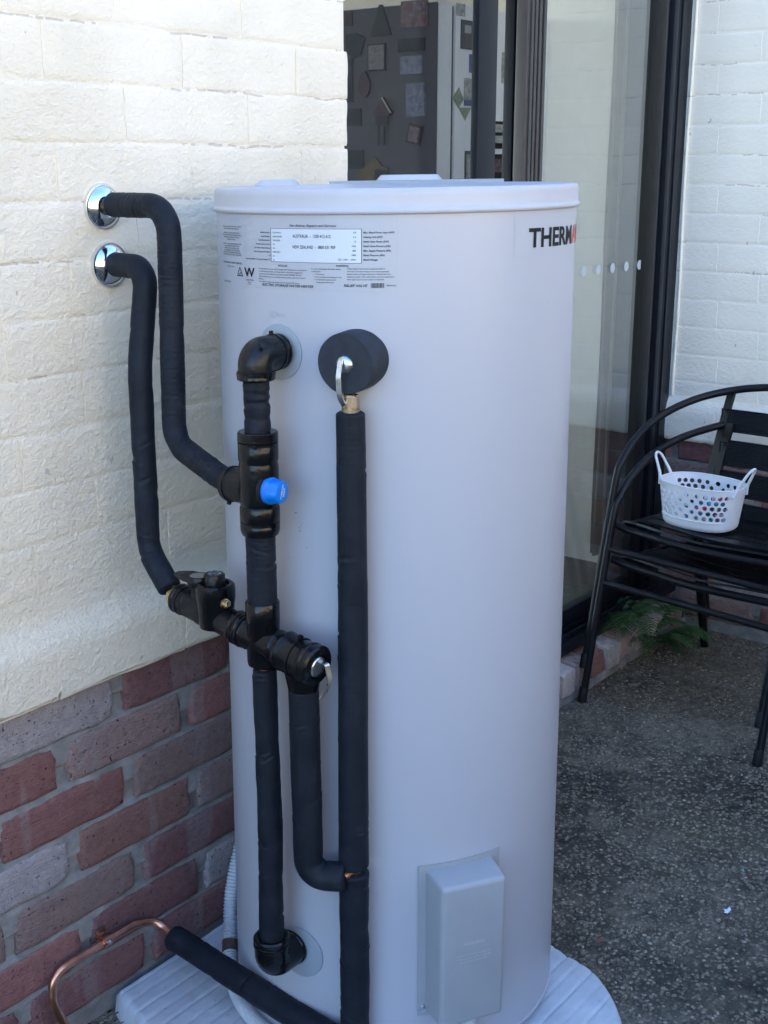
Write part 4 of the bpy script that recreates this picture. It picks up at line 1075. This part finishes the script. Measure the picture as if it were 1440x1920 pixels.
for (d, wy, z0, z1) in ((.004, .0155, -.606, -.598), (.020, .0130, -.606, -.5965), (.034, .0085, -.605, -.5975), (.044, .0050, -.6035, -.599)):
    c = Vector((H0.x, H0.y, 0))+Vector((-.12, .99, 0))*d; q = Vector((.99, .12, 0))
    vv += [c+q*wy+Vector((0, 0, z0)), c-q*wy+Vector((0, 0, z0)), c-q*wy+Vector((0, 0, z1)), c+q*wy+Vector((0, 0, z1))]
mb = MB(); mb.add(vv, [(i*4+k, i*4+(k+1) % 4, i*4+4+(k+1) % 4, i*4+4+k) for i in range(3) for k in range(4)]+[(3, 2, 1, 0), (12, 13, 14, 15)], None, False); mb.build('lever_handle', SHELL_MATT, sv, sharp=30)
mb = MB(); mb.lathe((H0.x, H0.y, -.5975), (0, 0, 1), [(.0132, 0), (.0132, .0006), (0, .0006)], 30); mb.build('handle_badge', ZINC, sv)
S0 = B0+Vector((-.012, -.026, .008)); sdn = Vector((-.10, -.97, .15)).normalized(); S0 = Vector((B0.x-.006, B0.y, -.6300))+sdn*.0285
mb = MB(); mb.lathe(S0, sdn, [(.0070, -.003), (.0076, .0), (.0076, .0030), (.0060, .0036)], 24); mb.lathe(S0, sdn, [(.0058, .0036), (.0058, .0085), (.0045, .0100), (0, .0102)], 6, False); mb.build('bleed_screw', BRASS, sv, sharp=30)
# expansion valve end
E0 = onA(Ld+.041)
mb = MB(); mb.lathe(E0, AX, [(.0262, -.002), (.0290, .001), (.0302, .003), (.0302, .0060), (.0292, .008), (.0292, .044), (.0300, .0460), (.0312, .0475), (.0312, .0520), (.0300, .0535), (.0300, .0570), (.0312, .0585), (.0312, .0640), (.0285, .0670), (.0185, .0670), (.0175, .0630), (0, .0630)], 48)
PX6 = Vector((1.2600, -.4395, 0))
mb.tube([(E0+AX*.022)+Vector((.004, 0, 0)), Vector((PX6.x, PX6.y, -.700)), Vector((PX6.x, PX6.y, -.7330))], .0285, 36, True, None, .003)
ev = mb.build('expansion_valve', SHELL, cv, sharp=35)
tie(ev, E0+AX*.030, AX, .0293, rad(2), .0055)
mb = MB(); mb.lathe(E0+AX*.0625, AX, [(.0142, 0), (.0152, .001), (.0152, .0045), (.0138, .0060), (.010, .0064), (0, .0064)], 32); vc = mb.build('valve_cap', ZINC, ev, sharp=30)
def ribbon(pts, wid, th, wdir):
    pts = [Vector(p) for p in pts]; wdir = Vector(wdir).normalized(); vv = []
    for i, p in enumerate(pts):
        t = (pts[min(i+1, len(pts)-1)]-pts[max(i-1, 0)]).normalized(); nn = t.cross(wdir).normalized()
        w = wid[i] if isinstance(wid, list) else wid
        vv += [p+wdir*w/2+nn*th/2, p-wdir*w/2+nn*th/2, p-wdir*w/2-nn*th/2, p+wdir*w/2-nn*th/2]
    m_ = len(pts)
    mb = MB(); mb.add(vv, [(i*4+k, i*4+(k+1) % 4, i*4+4+(k+1) % 4, i*4+4+k) for i in range(m_-1) for k in range(4)]+[(0, 1, 2, 3), (m_*4-4, m_*4-3, m_*4-2, m_*4-1)], None, True); return mb
F0 = E0+AX*.0690
rp = fillet([F0+Vector((.003, .001, .008)), F0+Vector((.005, -.010, .006)), F0+Vector((.006, -.016, -.022)), F0+Vector((-.010, -.012, -.040))], [.004, .02], .002)
ribbon(rp, .0085, .0016, (1, -.2, .0)).build('release_lever', ZINC, vc, sharp=40)

lagged('lagged_pipe', 'long straight black lagged pipe from the cross fitting down to the lower elbow', [(SX, SY, -.7140), (SX+.002, SY-.002, -.95), (SX, SY, -1.172)], .3, lambda t: .0180+.0020*t, FOAM_S, 8, .055, [(.12, .04, .02, None), (.35, .05, .01, 1)], .005)
mb = MB(); cs = thing('copper_tube', 'short bare copper tube under the cross fitting', 'pipe', (SX, SY, -.72)); mb.lathe((SX, SY, -.7160), (0, 0, 1), [(.0095, 0), (.0095, .010)], 20); mb.build('tube', COPPER, cs)
le = thing('elbow_cover', 'glossy black elbow cover on the lowest grey disc of the heater', 'elbow', (SX, SY, -1.23))
zc = -1.2150; p_in = eo+er*(RT(zc)+.003); p_in.z = zc
mb = MB(); mb.tube(fillet([p_in, (SX, SY, zc), (SX, SY, -1.170)], .020, .003), .0275, 32, True, None, .003); mb.build('shell', SHELL, le, sharp=50)
mb = MB(); mb.lathe((SX, SY, -1.1800), (0, 0, 1), [(.0275, -.004), (.0290, -.002), (.0290, .002), (.0275, .003), (.0275, .006), (.0288, .008), (.0288, .011), (.0265, .014), (.022, .014), (.020, .008)], 40); mb.build('collar', SHELL, le, sharp=35); mb = MB(); mb.lathe(p_in, er, [(.028, 0), (.0290, .001), (.0290, .005), (.0275, .007)], 40); mb.build('collar', SHELL, le, sharp=35)
mb = MB(); mb.lathe((SX, SY, -1.1760), (0, 0, 1), [(.0195, 0), (.0195, .0075), (.017, .009)], 6, False); mb.build('brass_nut', BRASS, le)

lagged('lagged_pipe', 'black lagged drain pipe curving from the expansion valve into the long upright drain', [(PX6.x, PX6.y, -.730), (PX6.x+.002, PX6.y-.002, -1.040), (1.2855, -.4965, -1.0345)], .047, .0226, FOAM_S, 9, .035, [(.285, .05, .015, 2)], .004)
# temperature and pressure relief valve
TV = 207.6; t0 = tp(TV-1.5, -.2560, .001); tn = Vector((-.975, -.215, -.03)).normalized()
rv = thing('relief_valve', 'relief valve with a silver lever in a thick black foam ring', 'valve', tuple(t0))
mb = MB(); mb.lathe(t0, tn, [(.016, -.022), (.0422, -.022), (.0425, .01), (.0420, .0355), (.0412, .0368)], 56); mb.v = [p+Vector((0, 0, 1))*.0009*noise.noise(p*90) for p in mb.v]; ring = mb.build('foam_ring', FOAM_LIT, rv, sharp=50)
mb = MB(); mb.lathe(t0, tn, [(.0413, .0367), (.0176, .0367), (.0170, .0360), (.0170, .012), (0, .012)], 56); mb.build('cut_face', FOAM_CUT, rv, sharp=50)
mb = MB(); mb.lathe(t0-tn*0+Vector((0, 0, .001)), tn, [(.0150, .008), (.0150, .033)], 6, False); mb.build('valve_body', BRASS_DULL, rv)
mb = MB(); mb.lathe(t0+Vector((0, 0, -.0010)), tn, [(.0100, .022), (.0110, .0330), (.0128, .0340), (.0128, .0375), (.0112, .0400), (.0075, .0420), (0, .0425)], 40); mb.build('valve_cap', ZINC, rv, sharp=40)
tq = Vector((-tn.y, tn.x, 0))
L0 = t0+tn*.0455-tq*.002
rp = fillet([L0+Vector((0, 0, .006)), L0+Vector((0, 0, -.016))+tn*.006, L0+Vector((0, 0, -.046))+tn*.003+tq*.0, L0+Vector((0, 0, -.066))-tn*.012+tq*.007], [.02, .03], .002)
ribbon(rp, [.0070+.0020*i/len(rp) for i in range(len(rp))], .0022, tq).build('release_lever', ZINC, rv, sharp=40)
mb = MB(); mb.lathe(rp[-3]+tn*.001, tn, [(.0016, 0), (.0016, .0012), (0, .0014)], 10); mb.build('rivet', CHROME, rv)
PX7 = Vector((1.3045, -.4955, 0))
mb = MB(); mb.lathe((PX7.x, PX7.y, -.3250), (0, 0, 1), [(.0105, .0), (.0105, .026)], 20); mb.build('outlet_tube', BRASS, rv)
mb = MB(); mb.lathe((PX7.x, PX7.y, -.3195), (0, 0, 1), [(.0128, -.0035), (.0128, .0005), (.0118, .0008)], 28); mb.lathe((PX7.x, PX7.y, -.3180), (0, 0, 1), [(.0118, 0), (.0128, .0012), (.0128, .0150), (.0115, .0165), (.0085, .0165)], 6, False, ang0=.35); mb.build('hex_nut', BRASS_DULL, rv, sharp=25)

lagged('lagged_pipe', 'long upright black lagged drain pipe below the foam ringed valve', [(PX7.x, PX7.y, -.3230), (PX7.x+.002, PX7.y, -.60), (PX7.x-.001, PX7.y-.001, -.85), (PX7.x, PX7.y, -1.0255)], .4, lambda t: .0204+.0028*t, FOAM_S, 12, .022, [(.225, .05, .008, 4.6)], .006, 32)
lagged('lagged_pipe', 'lower length of upright lagged drain below the copper joint', [(PX7.x, PX7.y, -1.0335), (PX7.x+.001, PX7.y, -1.18), (PX7.x+.004, PX7.y+.004, -1.345)], .4, .0228, FOAM_S, 13, .05, [(.10, .07, .012, 1), (.02, .03, .01, None)], .004)
cj = thing('copper_tube', 'bare copper joint where the two drain pipes meet', 'pipe', (PX7.x, PX7.y, -1.0335))
mb = MB(); mb.tube([(1.280, -.494, -1.0335), (PX7.x, PX7.y, -1.0295)], .0085, 16); mb.lathe((PX7.x, PX7.y, -1.0365), (0, 0, 1), [(.0115, 0), (.0115, .014)], 20); mb.build('tube', COPPER, cj)
lagged('lagged_pipe', 'thick black lagged drain pipe slanting across the concrete pad', [(1.309, -.075, -1.327), (1.292, -.26, -1.327), (1.287, -.36, -1.331), (1.292, -.515, -1.345)], .3, .0222, FOAM_S, 14, .04, [(.12, .05, .012, None), (.2, .04, .012, 2)], .004)
# bare copper drain on the wall
cd_ = thing('copper_drain_pipe', 'bare copper drain pipe clipped along the red bricks', 'pipe', (1.085, -.03, GZ))
pts = fillet([(1.309, -.078, -1.3270), (1.311, -.030, -1.3120), (1.262, -.0245, -1.2970), (1.086, -.0245, -1.2970), (1.078, -.026, -1.345), (1.112, -.030, -1.455)], [.028, .03, .040, .05], .004)
mb = MB(); mb.tube(pts, .0078, 20); mb.build('tube', COPPER, cd_)
mb = MB(); mb.lathe((1.197, -.0245, -1.297), (1, 0, 0), [(.0080, -.009), (.0102, -.009), (.0102, .009), (.0080, .009)], 28); mb.bbox(1.188, -.0135, -1.297-.020, 1.206, -.0105, -1.297+.020, .001); mb.bbox(1.190, -.0165, -1.297-.006, 1.204, -.0105, -1.297+.014, .001); cl_ = mb.build('saddle_clip', COPPER, cd_)
screw((1.199, -.0352, -1.2935), (0, -1, .1), .0030, cl_)

# corrugated conduit behind the tank and the stub under the cover
def corrugated(name, label, P, R, r, clip_at=None):
    pts = fillet(P, R, .0011); root = thing(name, label, 'conduit', tuple(pts[0]))
    mb = MB(); mb.tube(pts, r, 18, True, lambda s, th, L: 1+.085*math.copysign(min(1, abs(math.sin(s*2*math.pi/.0062))*1.8), math.sin(s*2*math.pi/.0062))); mb.build('corrugated_tube', CONDUIT, root, sharp=None)
    if clip_at is not None:
        i = int(clip_at*len(pts)); mb = MB(); mb.tube(pts[i-11:i+11], r*1.16, 20); mb.build('clip', CLIP, root)
    return root
corrugated('conduit', 'grey corrugated conduit curving down between the tank and the brick wall', spline([(1.600, -.038, -1.02), (1.545, -.042, -1.18), (1.462, -.072, -1.295), (1.415, -.108, -1.366), (1.374, -.150, -1.394), (1.330, -.208, -1.3975), (1.301, -.270, -1.3975), (1.288, -.335, -1.3975), (1.288, -.45, -1.3975), (1.30, -.56, -1.3975)], 8), 0, .0122, .47)
corrugated('conduit', 'short grey corrugated conduit under the element cover', [tuple(Vector((CX, CY, -1.297))+nrm*.312+tan*.005), tuple(Vector((CX, CY, -1.398))+nrm*.318+tan*.007)], 0, .0115)

# ================================================================== CHAIRS
YC = -.285
def chair(label, dx, lift, dy=0.0, back=0.0):
    root = thing('garden_chair', label, 'chair', (3.2+dx, YC+dy, GZ+lift), 'stacked black slatted garden chairs')
    T = Vector((dx, dy, lift))
    half = [(2.927, .274, -1.445), (2.985, .274, -1.14), (3.030, .273, -.925), (3.052, .272, -.882), (3.100, .270, -.832), (3.19, .265, -.783), (3.30, .245, -.748), (3.385+back*.6, .195, -.722), (3.430+back, .105, -.700), (3.440+back, 0, -.690)]
    path = [Vector((x, YC+y, z))+T for x, y, z in half]+[Vector((x, YC-y, z))+T for x, y, z in half[-2::-1]]
    mb = MB(); mb.tube(spline(path, 9), .0108, 16); mb.build('arm_frame', CHAIR, root)
    for s in (1, -1):
        mb = MB(); mb.lathe(Vector((2.921, YC+s*.274, -1.458))+T, (.19, 0, .98), [(.0125, 0), (.0130, .004), (.0122, .040), (.0110, .042)], 18); mb.build('foot_cap', RUBBER, root)
        mb = MB(); mb.tube(spline([Vector((3.375, YC+s*.235, -1.055))+T, Vector((3.43, YC+s*.245, -1.13))+T, Vector((3.50, YC+s*.258, -1.31))+T, Vector((3.545, YC+s*.265, -1.458))+T], 6), lambda t: .0150-.002*t, 16); mb.build('rear_leg', CHAIR, root)
        # flat back post
        pp = spline([Vector((3.432, YC+s*.165, -.712))+T, Vector((3.420, YC+s*.178, -.80))+T, Vector((3.395, YC+s*.190, -.93))+T, Vector((3.365, YC+s*.198, -1.05))+T], 5)
        ribbon(pp, .022, .012, (0, 1, 0)).build('back_post', CHAIR, root, sharp=40)
        # side rail of the seat
        mb = MB(); mb.tube(spline([Vector((3.043, YC+s*.258, -1.075))+T, Vector((3.085, YC+s*.245, -1.062))+T, Vector((3.22, YC+s*.235, -1.064))+T, Vector((3.40, YC+s*.225, -1.078))+T], 6), .0095, 12); mb.build('seat_rail', CHAIR, root)
    mb = MB(); mb.tube(spline([Vector((3.026, YC+.268, -1.056))+T, Vector((3.030, YC+.20, -1.0655))+T, Vector((3.016, YC, -1.069))+T, Vector((3.030, YC-.20, -1.0655))+T, Vector((3.026, YC-.268, -1.056))+T], 8), .0105, 14); mb.build('front_rail', CHAIR, root)
    mb = MB(); mb.tube([Vector((2.992, YC+.272, -1.118))+T, Vector((2.992, YC-.272, -1.118))+T], .0095, 12); mb.build('stretcher', CHAIR, root)
    for k in range(7):                                    # seat slats run from side to side
        x = 3.066+.0555*k; z = -1.0475-.004*k*(k > 0)+(-.004 if k == 0 else 0); h = .255-.006*k
        bw = -.028*max(0, 1-k/4); pts = spline([Vector((x, YC+h, z-.016))+T, Vector((x, YC+h-.018, z-.002))+T, Vector((x+bw*.7, YC+.12, z-.001))+T, Vector((x+bw, YC, z-.005))+T, Vector((x+bw*.7, YC-.12, z-.001))+T, Vector((x, YC-h+.018, z-.002))+T, Vector((x, YC-h, z-.016))+T], 4)
        ribbon(pts, .0480, .0060, (1, 0, -.05 if k else -.35)).build('seat_slat', CHAIR, root, sharp=40)
    for k in range(4):                                    # ribbed back slats
        z0 = -.800-.0885*k; mb = MB(); N = 11; vv = []; X0 = 3.424-.010*k
        for j in range(23):
            y = YC-.186-.004*k+(.372+.008*k)*j/22; bow = .020*(1-((y-YC)/.19)**2)
            for i in range(N*2+1):
                z = z0+.034-.068*i/(N*2); vv.append(Vector((X0+bow-.010-(.0014 if i % 2 else 0)-.045*(z0-z)*-.2, y, z))+T)
        W_ = N*2+1
        mb.add(vv, [(j*W_+i, j*W_+i+1, (j+1)*W_+i+1, (j+1)*W_+i) for j in range(22) for i in range(W_-1)], None, False)
        o = mb.build('back_slat', CHAIR, root, sharp=30); md = o.modifiers.new('thickness', 'SOLIDIFY'); md.thickness = .003
    root.rotation_euler = (0, 0, rad(-8)); root.location.x -= .0407; root.location.y -= .0360
    return root
chair('lower black slatted metal chair of the stack, its four legs on the ground', .0, 0, 0, .075)
chair('upper black slatted metal chair of the stack, with the white basket on its seat', .020, .094, .010)

# ================================================================== BASKET WITH PEGS
BC = Vector((3.172, -.219, -.9560)); be1 = Vector((-.12, -.99, 0)).normalized(); be2 = Vector((.99, -.12, 0)).normalized()
bk = thing('peg_basket', 'white plastic basket with round holes and two loop handles, on the chair seat', 'basket', tuple(BC))
HT = .122
def bp(u, v, d=0.0):
    t = 2*math.pi*u; f = .86+.14*v; lo = min(1.0, v/.10); f *= (.90+.10*math.sqrt(max(0, 1-(1-lo)**2)))
    ca, sa = math.cos(t), math.sin(t)
    a, b2 = .1190*f-d, .0870*f-d; e = .80
    return BC+be1*(a*math.copysign(abs(ca)**e, ca))+be2*(b2*math.copysign(abs(sa)**e, sa))+Vector((0, 0, HT*v))
mb = MB(); COLS = 30; rows = [(.26+.125*i, .26+.125*(i+1)) for i in range(5)]
def cellface(q, flip=False): return q
def add_quad(u0, u1, v0, v1, su=1, sv=1):
    for d in (0, .0022):
        vv = [bp(u0+(u1-u0)*i/su, v0+(v1-v0)*j/sv, d) for j in range(sv+1) for i in range(su+1)]; w = su+1
        mb.add(vv, [(j*w+i, j*w+i+1, (j+1)*w+i+1, (j+1)*w+i) for j in range(sv) for i in range(su)])
for i in range(COLS):
    add_quad(i/COLS, (i+1)/COLS, .0, .26, 2, 6); add_quad(i/COLS, (i+1)/COLS, .885, 1.0, 2, 2)
for r_, (v0, v1) in enumerate(rows):
    for i in range(COLS):
        u0 = (i+(.5 if r_ % 2 else 0))/COLS; u1 = u0+1/COLS; uc, vc = (u0+u1)/2, (v0+v1)/2
        if abs(math.cos(2*math.pi*uc)) > .90: add_quad(u0, u1, v0, v1, 2, 2); continue
        P00, P10 = bp(u0, vc), bp(u1, vc); wid = (P10-P00).length; hgt = (v1-v0)*HT; rh = min(wid, hgt)*.5*.86
        al = math.atan2(hgt, wid); angs = []
        for c0 in (0, math.pi):
            angs += [c0, c0+al*.5, c0+al, c0+(al+math.pi/2)/2, c0+math.pi/2, c0+math.pi-(al+math.pi/2)/2, c0+math.pi-al, c0+math.pi-al*.5]
        inn, out = [], []
        for a in angs:
            ca, sa = math.cos(a), math.sin(a); k = min(wid/2/abs(ca) if abs(ca) > 1e-6 else 9, hgt/2/abs(sa) if abs(sa) > 1e-6 else 9)
            out.append((uc+ca*k/wid*(u1-u0), vc+sa*k/hgt*(v1-v0))); inn.append((uc+ca*rh/wid*(u1-u0), vc+sa*rh/hgt*(v1-v0)))
        n = 16
        for d in (0, .0022):
            vv = [bp(a, b2, d) for a, b2 in out]+[bp(a, b2, d) for a, b2 in inn]
            mb.add(vv, [(k, (k+1) % n, n+(k+1) % n, n+k) for k in range(n)])
        vv = [bp(a, b2, 0) for a, b2 in inn]+[bp(a, b2, .0022) for a, b2 in inn]
        mb.add(vv, [(k, (k+1) % n, n+(k+1) % n, n+k) for k in range(n)], None, False)
mb.add([bp(i/60, .02, 0) for i in range(60)], [list(range(60))], None, False); mb.add([bp(i/60, .05, .002) for i in range(60)], [list(range(60))], None, False)
mb.build('tub', WHITE_PL, bk, sharp=50, recalc=False)
mb = MB(); mb.tube([bp(i/72, 1.0, .001) for i in range(73)], .0024, 10, False); mb.build('rim', WHITE_PL, bk)
mb = MB()
for s in (0, .5):      # raised frame round each perforated panel
    mb.tube([bp(.25+s-.155+.31*i/40, .235, -.0005) for i in range(41)], .0016, 8); 
mb.build('panel_edge', WHITE_PL, bk)
for s in (1, -1):
    e = be1*s; b0 = BC+e*.117+Vector((0, 0, HT-.004))
    pts = spline([b0-be2*.034-Vector((0, 0, .016))-e*.003, b0-be2*.026+e*.004+Vector((0, 0, .010)), b0-be2*.020+e*.017+Vector((0, 0, .036)), b0-be2*.014+e*.028+Vector((0, 0, .056)), b0+e*.033+Vector((0, 0, .064)), b0+be2*.014+e*.028+Vector((0, 0, .056)), b0+be2*.020+e*.017+Vector((0, 0, .036)), b0+be2*.026+e*.004+Vector((0, 0, .010)), b0+be2*.034-Vector((0, 0, .016))-e*.003], 6)
    mb = MB(); mb.tube(pts, lambda t: .0050-.0014*math.sin(t*math.pi), 10); mb.build('handle', WHITE_PL, bk)
PK = {'pink': (.72, .10, .20), 'red': (.55, .035, .03), 'teal': (.01, .24, .30), 'blue': (.06, .33, .62), 'white': (.72, .74, .74)}
for nm, c in PK.items(): PK[nm] = simple('peg_'+nm, c, .4, 0, .4, .05)
rp_ = random.Random(5)
def peg_mesh(mat):
    mb = MB()
    for s in (1, -1):
        vv = [(x, s*(.0015+abs(x-.01)*.10)+dy, z) for x, w in ((-.036, .0045), (.036, .0040)) for dy in (0, s*.0028) for z in (-w, w)]
        mb.add(vv, [(0, 1, 3, 2), (4, 6, 7, 5), (0, 4, 5, 1), (2, 3, 7, 6), (0, 2, 6, 4), (1, 5, 7, 3)], None, False)
    mb.lathe((.008, -.006, 0), (0, 1, 0), [(.0052, 0), (.0052, .012)], 10)
    o = mb.build('clothes_peg', mat); me = o.data; bpy.data.objects.remove(o); return me
PM = {k: peg_mesh(m) for k, m in PK.items()}
for i, nm in enumerate(['white']*6+['pink', 'red', 'teal', 'pink', 'red', 'teal', 'blue', 'white', 'red', 'teal', 'pink', 'blue', 'white', 'teal', 'red', 'pink', 'teal', 'blue', 'red', 'teal']):
    o = bpy.data.objects.new('clothes_peg', PM[nm]); COL.objects.link(o)
    a = rp_.uniform(0, 6.28); r = math.sqrt(rp_.random())
    sft = .012 if nm != 'white' else -.012
    o.location = BC+be1*(.054*r*math.cos(a)+sft*1.2)+be2*(.036*r*math.sin(a)-.006)+Vector((0, 0, .020+.0021*i))
    o.rotation_euler = (rp_.uniform(-.5, .5), rp_.uniform(-.35, .35), rp_.uniform(0, 6.28))
    tag(o, nm+' plastic clothes peg seen through the holes of the white basket', 'clothes peg', 'pegs in the basket, '+nm)

# ================================================================== FERN
rf = random.Random(21)
def fern(base, n, label, spread, lens, lean):
    root = thing('fern', label, 'fern', base)
    for q in range(n):
        a = lean+rf.uniform(-spread, spread); L = rf.uniform(*lens); up = rf.uniform(.55, 1.35); mb = MB()
        d = Vector((math.cos(a), math.sin(a), 0)); b0 = Vector(base)+Vector((rf.uniform(-.02, .02), rf.uniform(-.012, .012), 0))
        sidev = Vector((-d.y, d.x, 0)); S = []
        for i in range(25):
            t = i/24; S.append(b0+d*(L*(t-.12*t*t))+Vector((0, 0, L*up*(1.15*t-1.05*t*t)))+sidev*.02*math.sin(t*3+q))
        mb.tube(S, lambda t: .0014*(1-.7*t), 5)
        for i in range(4, 24):
            t = i/24; w = L*.26*math.sin(min(1, (t-.08)*1.12)*math.pi)**.7*(1.08-.55*t); dirn = (S[i+1 if i < 24 else i]-S[i-1]).normalized()
            for s in (1, -1):
                o_ = sidev*s; tip = S[i]+(o_*.86+dirn*.45).normalized()*w-Vector((0, 0, w*rf.uniform(.10, .35)))
                m1 = S[i].lerp(tip, .42); hw = dirn*(L*.0165)
                upn = Vector((0, 0, .003))
                mb.add([S[i]-hw*.6, S[i]+hw*.6, m1+hw+upn, S[i].lerp(tip, .75)+hw*.55, tip, S[i].lerp(tip, .75)-hw*.55, m1-hw+upn*.4], [(0, 1, 2, 6), (6, 2, 3, 5), (5, 3, 4)], None, False)
        mb.build('frond', FERN, root, sharp=None, recalc=False, weld=False)
fern((3.400, .022, GZ+.005), 15, 'green fern growing from the gap at the end of the door step', 2.6, (.14, .27), -1.7)
fern((3.300, .066, GZ+.105), 14, 'smaller fern growing on the door step against the door frame', 1.9, (.13, .24), -1.1)

# ================================================================== LOOSE GROUND
rgd = random.Random(31)
bm0 = bmesh.new(); bmesh.ops.create_icosphere(bm0, subdivisions=1, radius=1); ico_v = [w.co.copy() for w in bm0.verts]; bm0.verts.index_update(); ico_f = [[w.index for w in f.verts] for f in bm0.faces]; bm0.free()
PEB = mat_palette('aggregate_stones', [(.32, (.055, .046, .034)), (.46, (.135, .114, .085)), (.60, (.26, .22, .165)), (.72, (.58, .51, .41))], 130, .8, (1, 1, .0), 0)
vs_, fs_ = [], []
for i in range(24000):
    x = rgd.uniform(1.62, 3.66); y = rgd.uniform(-1.75, .02)
    dens = noise.noise(Vector((x*4, y*4, 2)))
    if dens < -.15 and rgd.random() < .55: continue
    if pad_left(y)-.02 < x < pad_right(max(y, -.76))+.03 and y > -.79: continue
    s = .0024+.0044*rgd.random()**2.2; a = rgd.uniform(0, 6.28); c_, s_ = math.cos(a), math.sin(a)
    ex, ey, ez = s*rgd.uniform(.9, 1.7), s*rgd.uniform(.7, 1.1), s*rgd.uniform(.4, .7); b = len(vs_); gz = GZ+ground_h(x, y)+ez*.10
    for p in ico_v:
        px, py = p.x*ex, p.y*ey; vs_.append((x+px*c_-py*s_, y+px*s_+py*c_, gz+p.z*ez))
    fs_ += [[b+k for k in f] for f in ico_f]
me = bpy.data.meshes.new('pebbles'); me.from_pydata([(a, b, c-GZ) for a, b, c in vs_], [], fs_); me.materials.append(PEB)
me.polygons.foreach_set('use_smooth', [True]*len(fs_))
o = bpy.data.objects.new('pebbles', me); COL.objects.link(o); o.location = (0, 0, GZ)
stuff(tag(o, 'small mixed stones exposed in the dark concrete yard', 'gravel'))
mb = MB()
for i in range(900):
    x = rgd.uniform(.75, 1.32); y = rgd.uniform(-.5, -.012)
    if x > pad_left(y)-.006: continue
    a = rgd.uniform(0, 6.28); L = rgd.uniform(.006, .022); w = rgd.uniform(.0012, .004); d = Vector((math.cos(a), math.sin(a), rgd.uniform(-.3, .3))); q = Vector((-d.y, d.x, rgd.uniform(-.4, .4))); p = Vector((x, y, GZ+.006+rgd.random()*.008))
    mb.add([p-d*L/2, p+q*w, p+d*L/2, p-q*w], [(0, 1, 2, 3)], None, False)
stuff(tag(mb.build('leaf_litter', SOIL, None, (1.1, -.2, GZ), recalc=False, weld=False), 'dark leaf litter between the pad and the brick wall', 'leaf litter'))
mb = MB()
for i in range(420):      # dry bits blown against the step and into the corner
    if rgd.random() < .6: x = rgd.uniform(2.0, 3.6); y = .012-abs(rgd.gauss(0, .05))
    else: x = rgd.uniform(1.9, 3.6); y = rgd.uniform(-1.5, -.02)
    a = rgd.uniform(0, 6.28); L = rgd.uniform(.004, .015); w = rgd.uniform(.0008, .0035); d = Vector((math.cos(a), math.sin(a), rgd.uniform(-.2, .25))); q = Vector((-d.y, d.x, rgd.uniform(-.5, .5))); p = Vector((x, y, GZ+ground_h(x, y)+.006))
    mb.add([p-d*L/2, p+q*w, p+d*L/2+Vector((0, 0, .002)), p-q*w], [(0, 1, 2, 3)], None, False)
stuff(tag(mb.build('leaf_litter', DEADLEAF, None, (2.8, -.1, GZ), recalc=False, weld=False), 'scattered dry leaf bits on the yard and along the door step', 'leaf litter'))
def petal(name, x, y, col, label, L, cat):
    m = simple(name+'_tissue', col, .7); mb = MB(); z = GZ+ground_h(x, y)+.006
    root = thing(name, label, cat, (x, y, z))
    for a, f in ((.3, 1), (1.5, .8), (2.7, .9)):
        d = Vector((math.cos(a), math.sin(a), .25))*L*f; q = Vector((-d.y, d.x, 0))*.28; p = Vector((x, y, z))
        mb.add([p, p+d*.5+q, p+d, p+d*.5-q+Vector((0, 0, .001))], [(0, 1, 2, 3)], None, False)
    mb.build('leaf', m, root, recalc=False)
petal('fallen_petal', 2.182, -.758, (.62, .66, .74), 'small fallen pale petal on the dark ground near the right edge', .015, 'petal')
petal('fallen_leaf', 1.935, -.600, (.22, .05, .045), 'tiny reddish dry leaf on the ground beside the pad', .012, 'leaf')
petal('fallen_petal', 2.35, -.72, (.05, .30, .28), 'tiny green scrap on the ground at the right', .007, 'scrap')
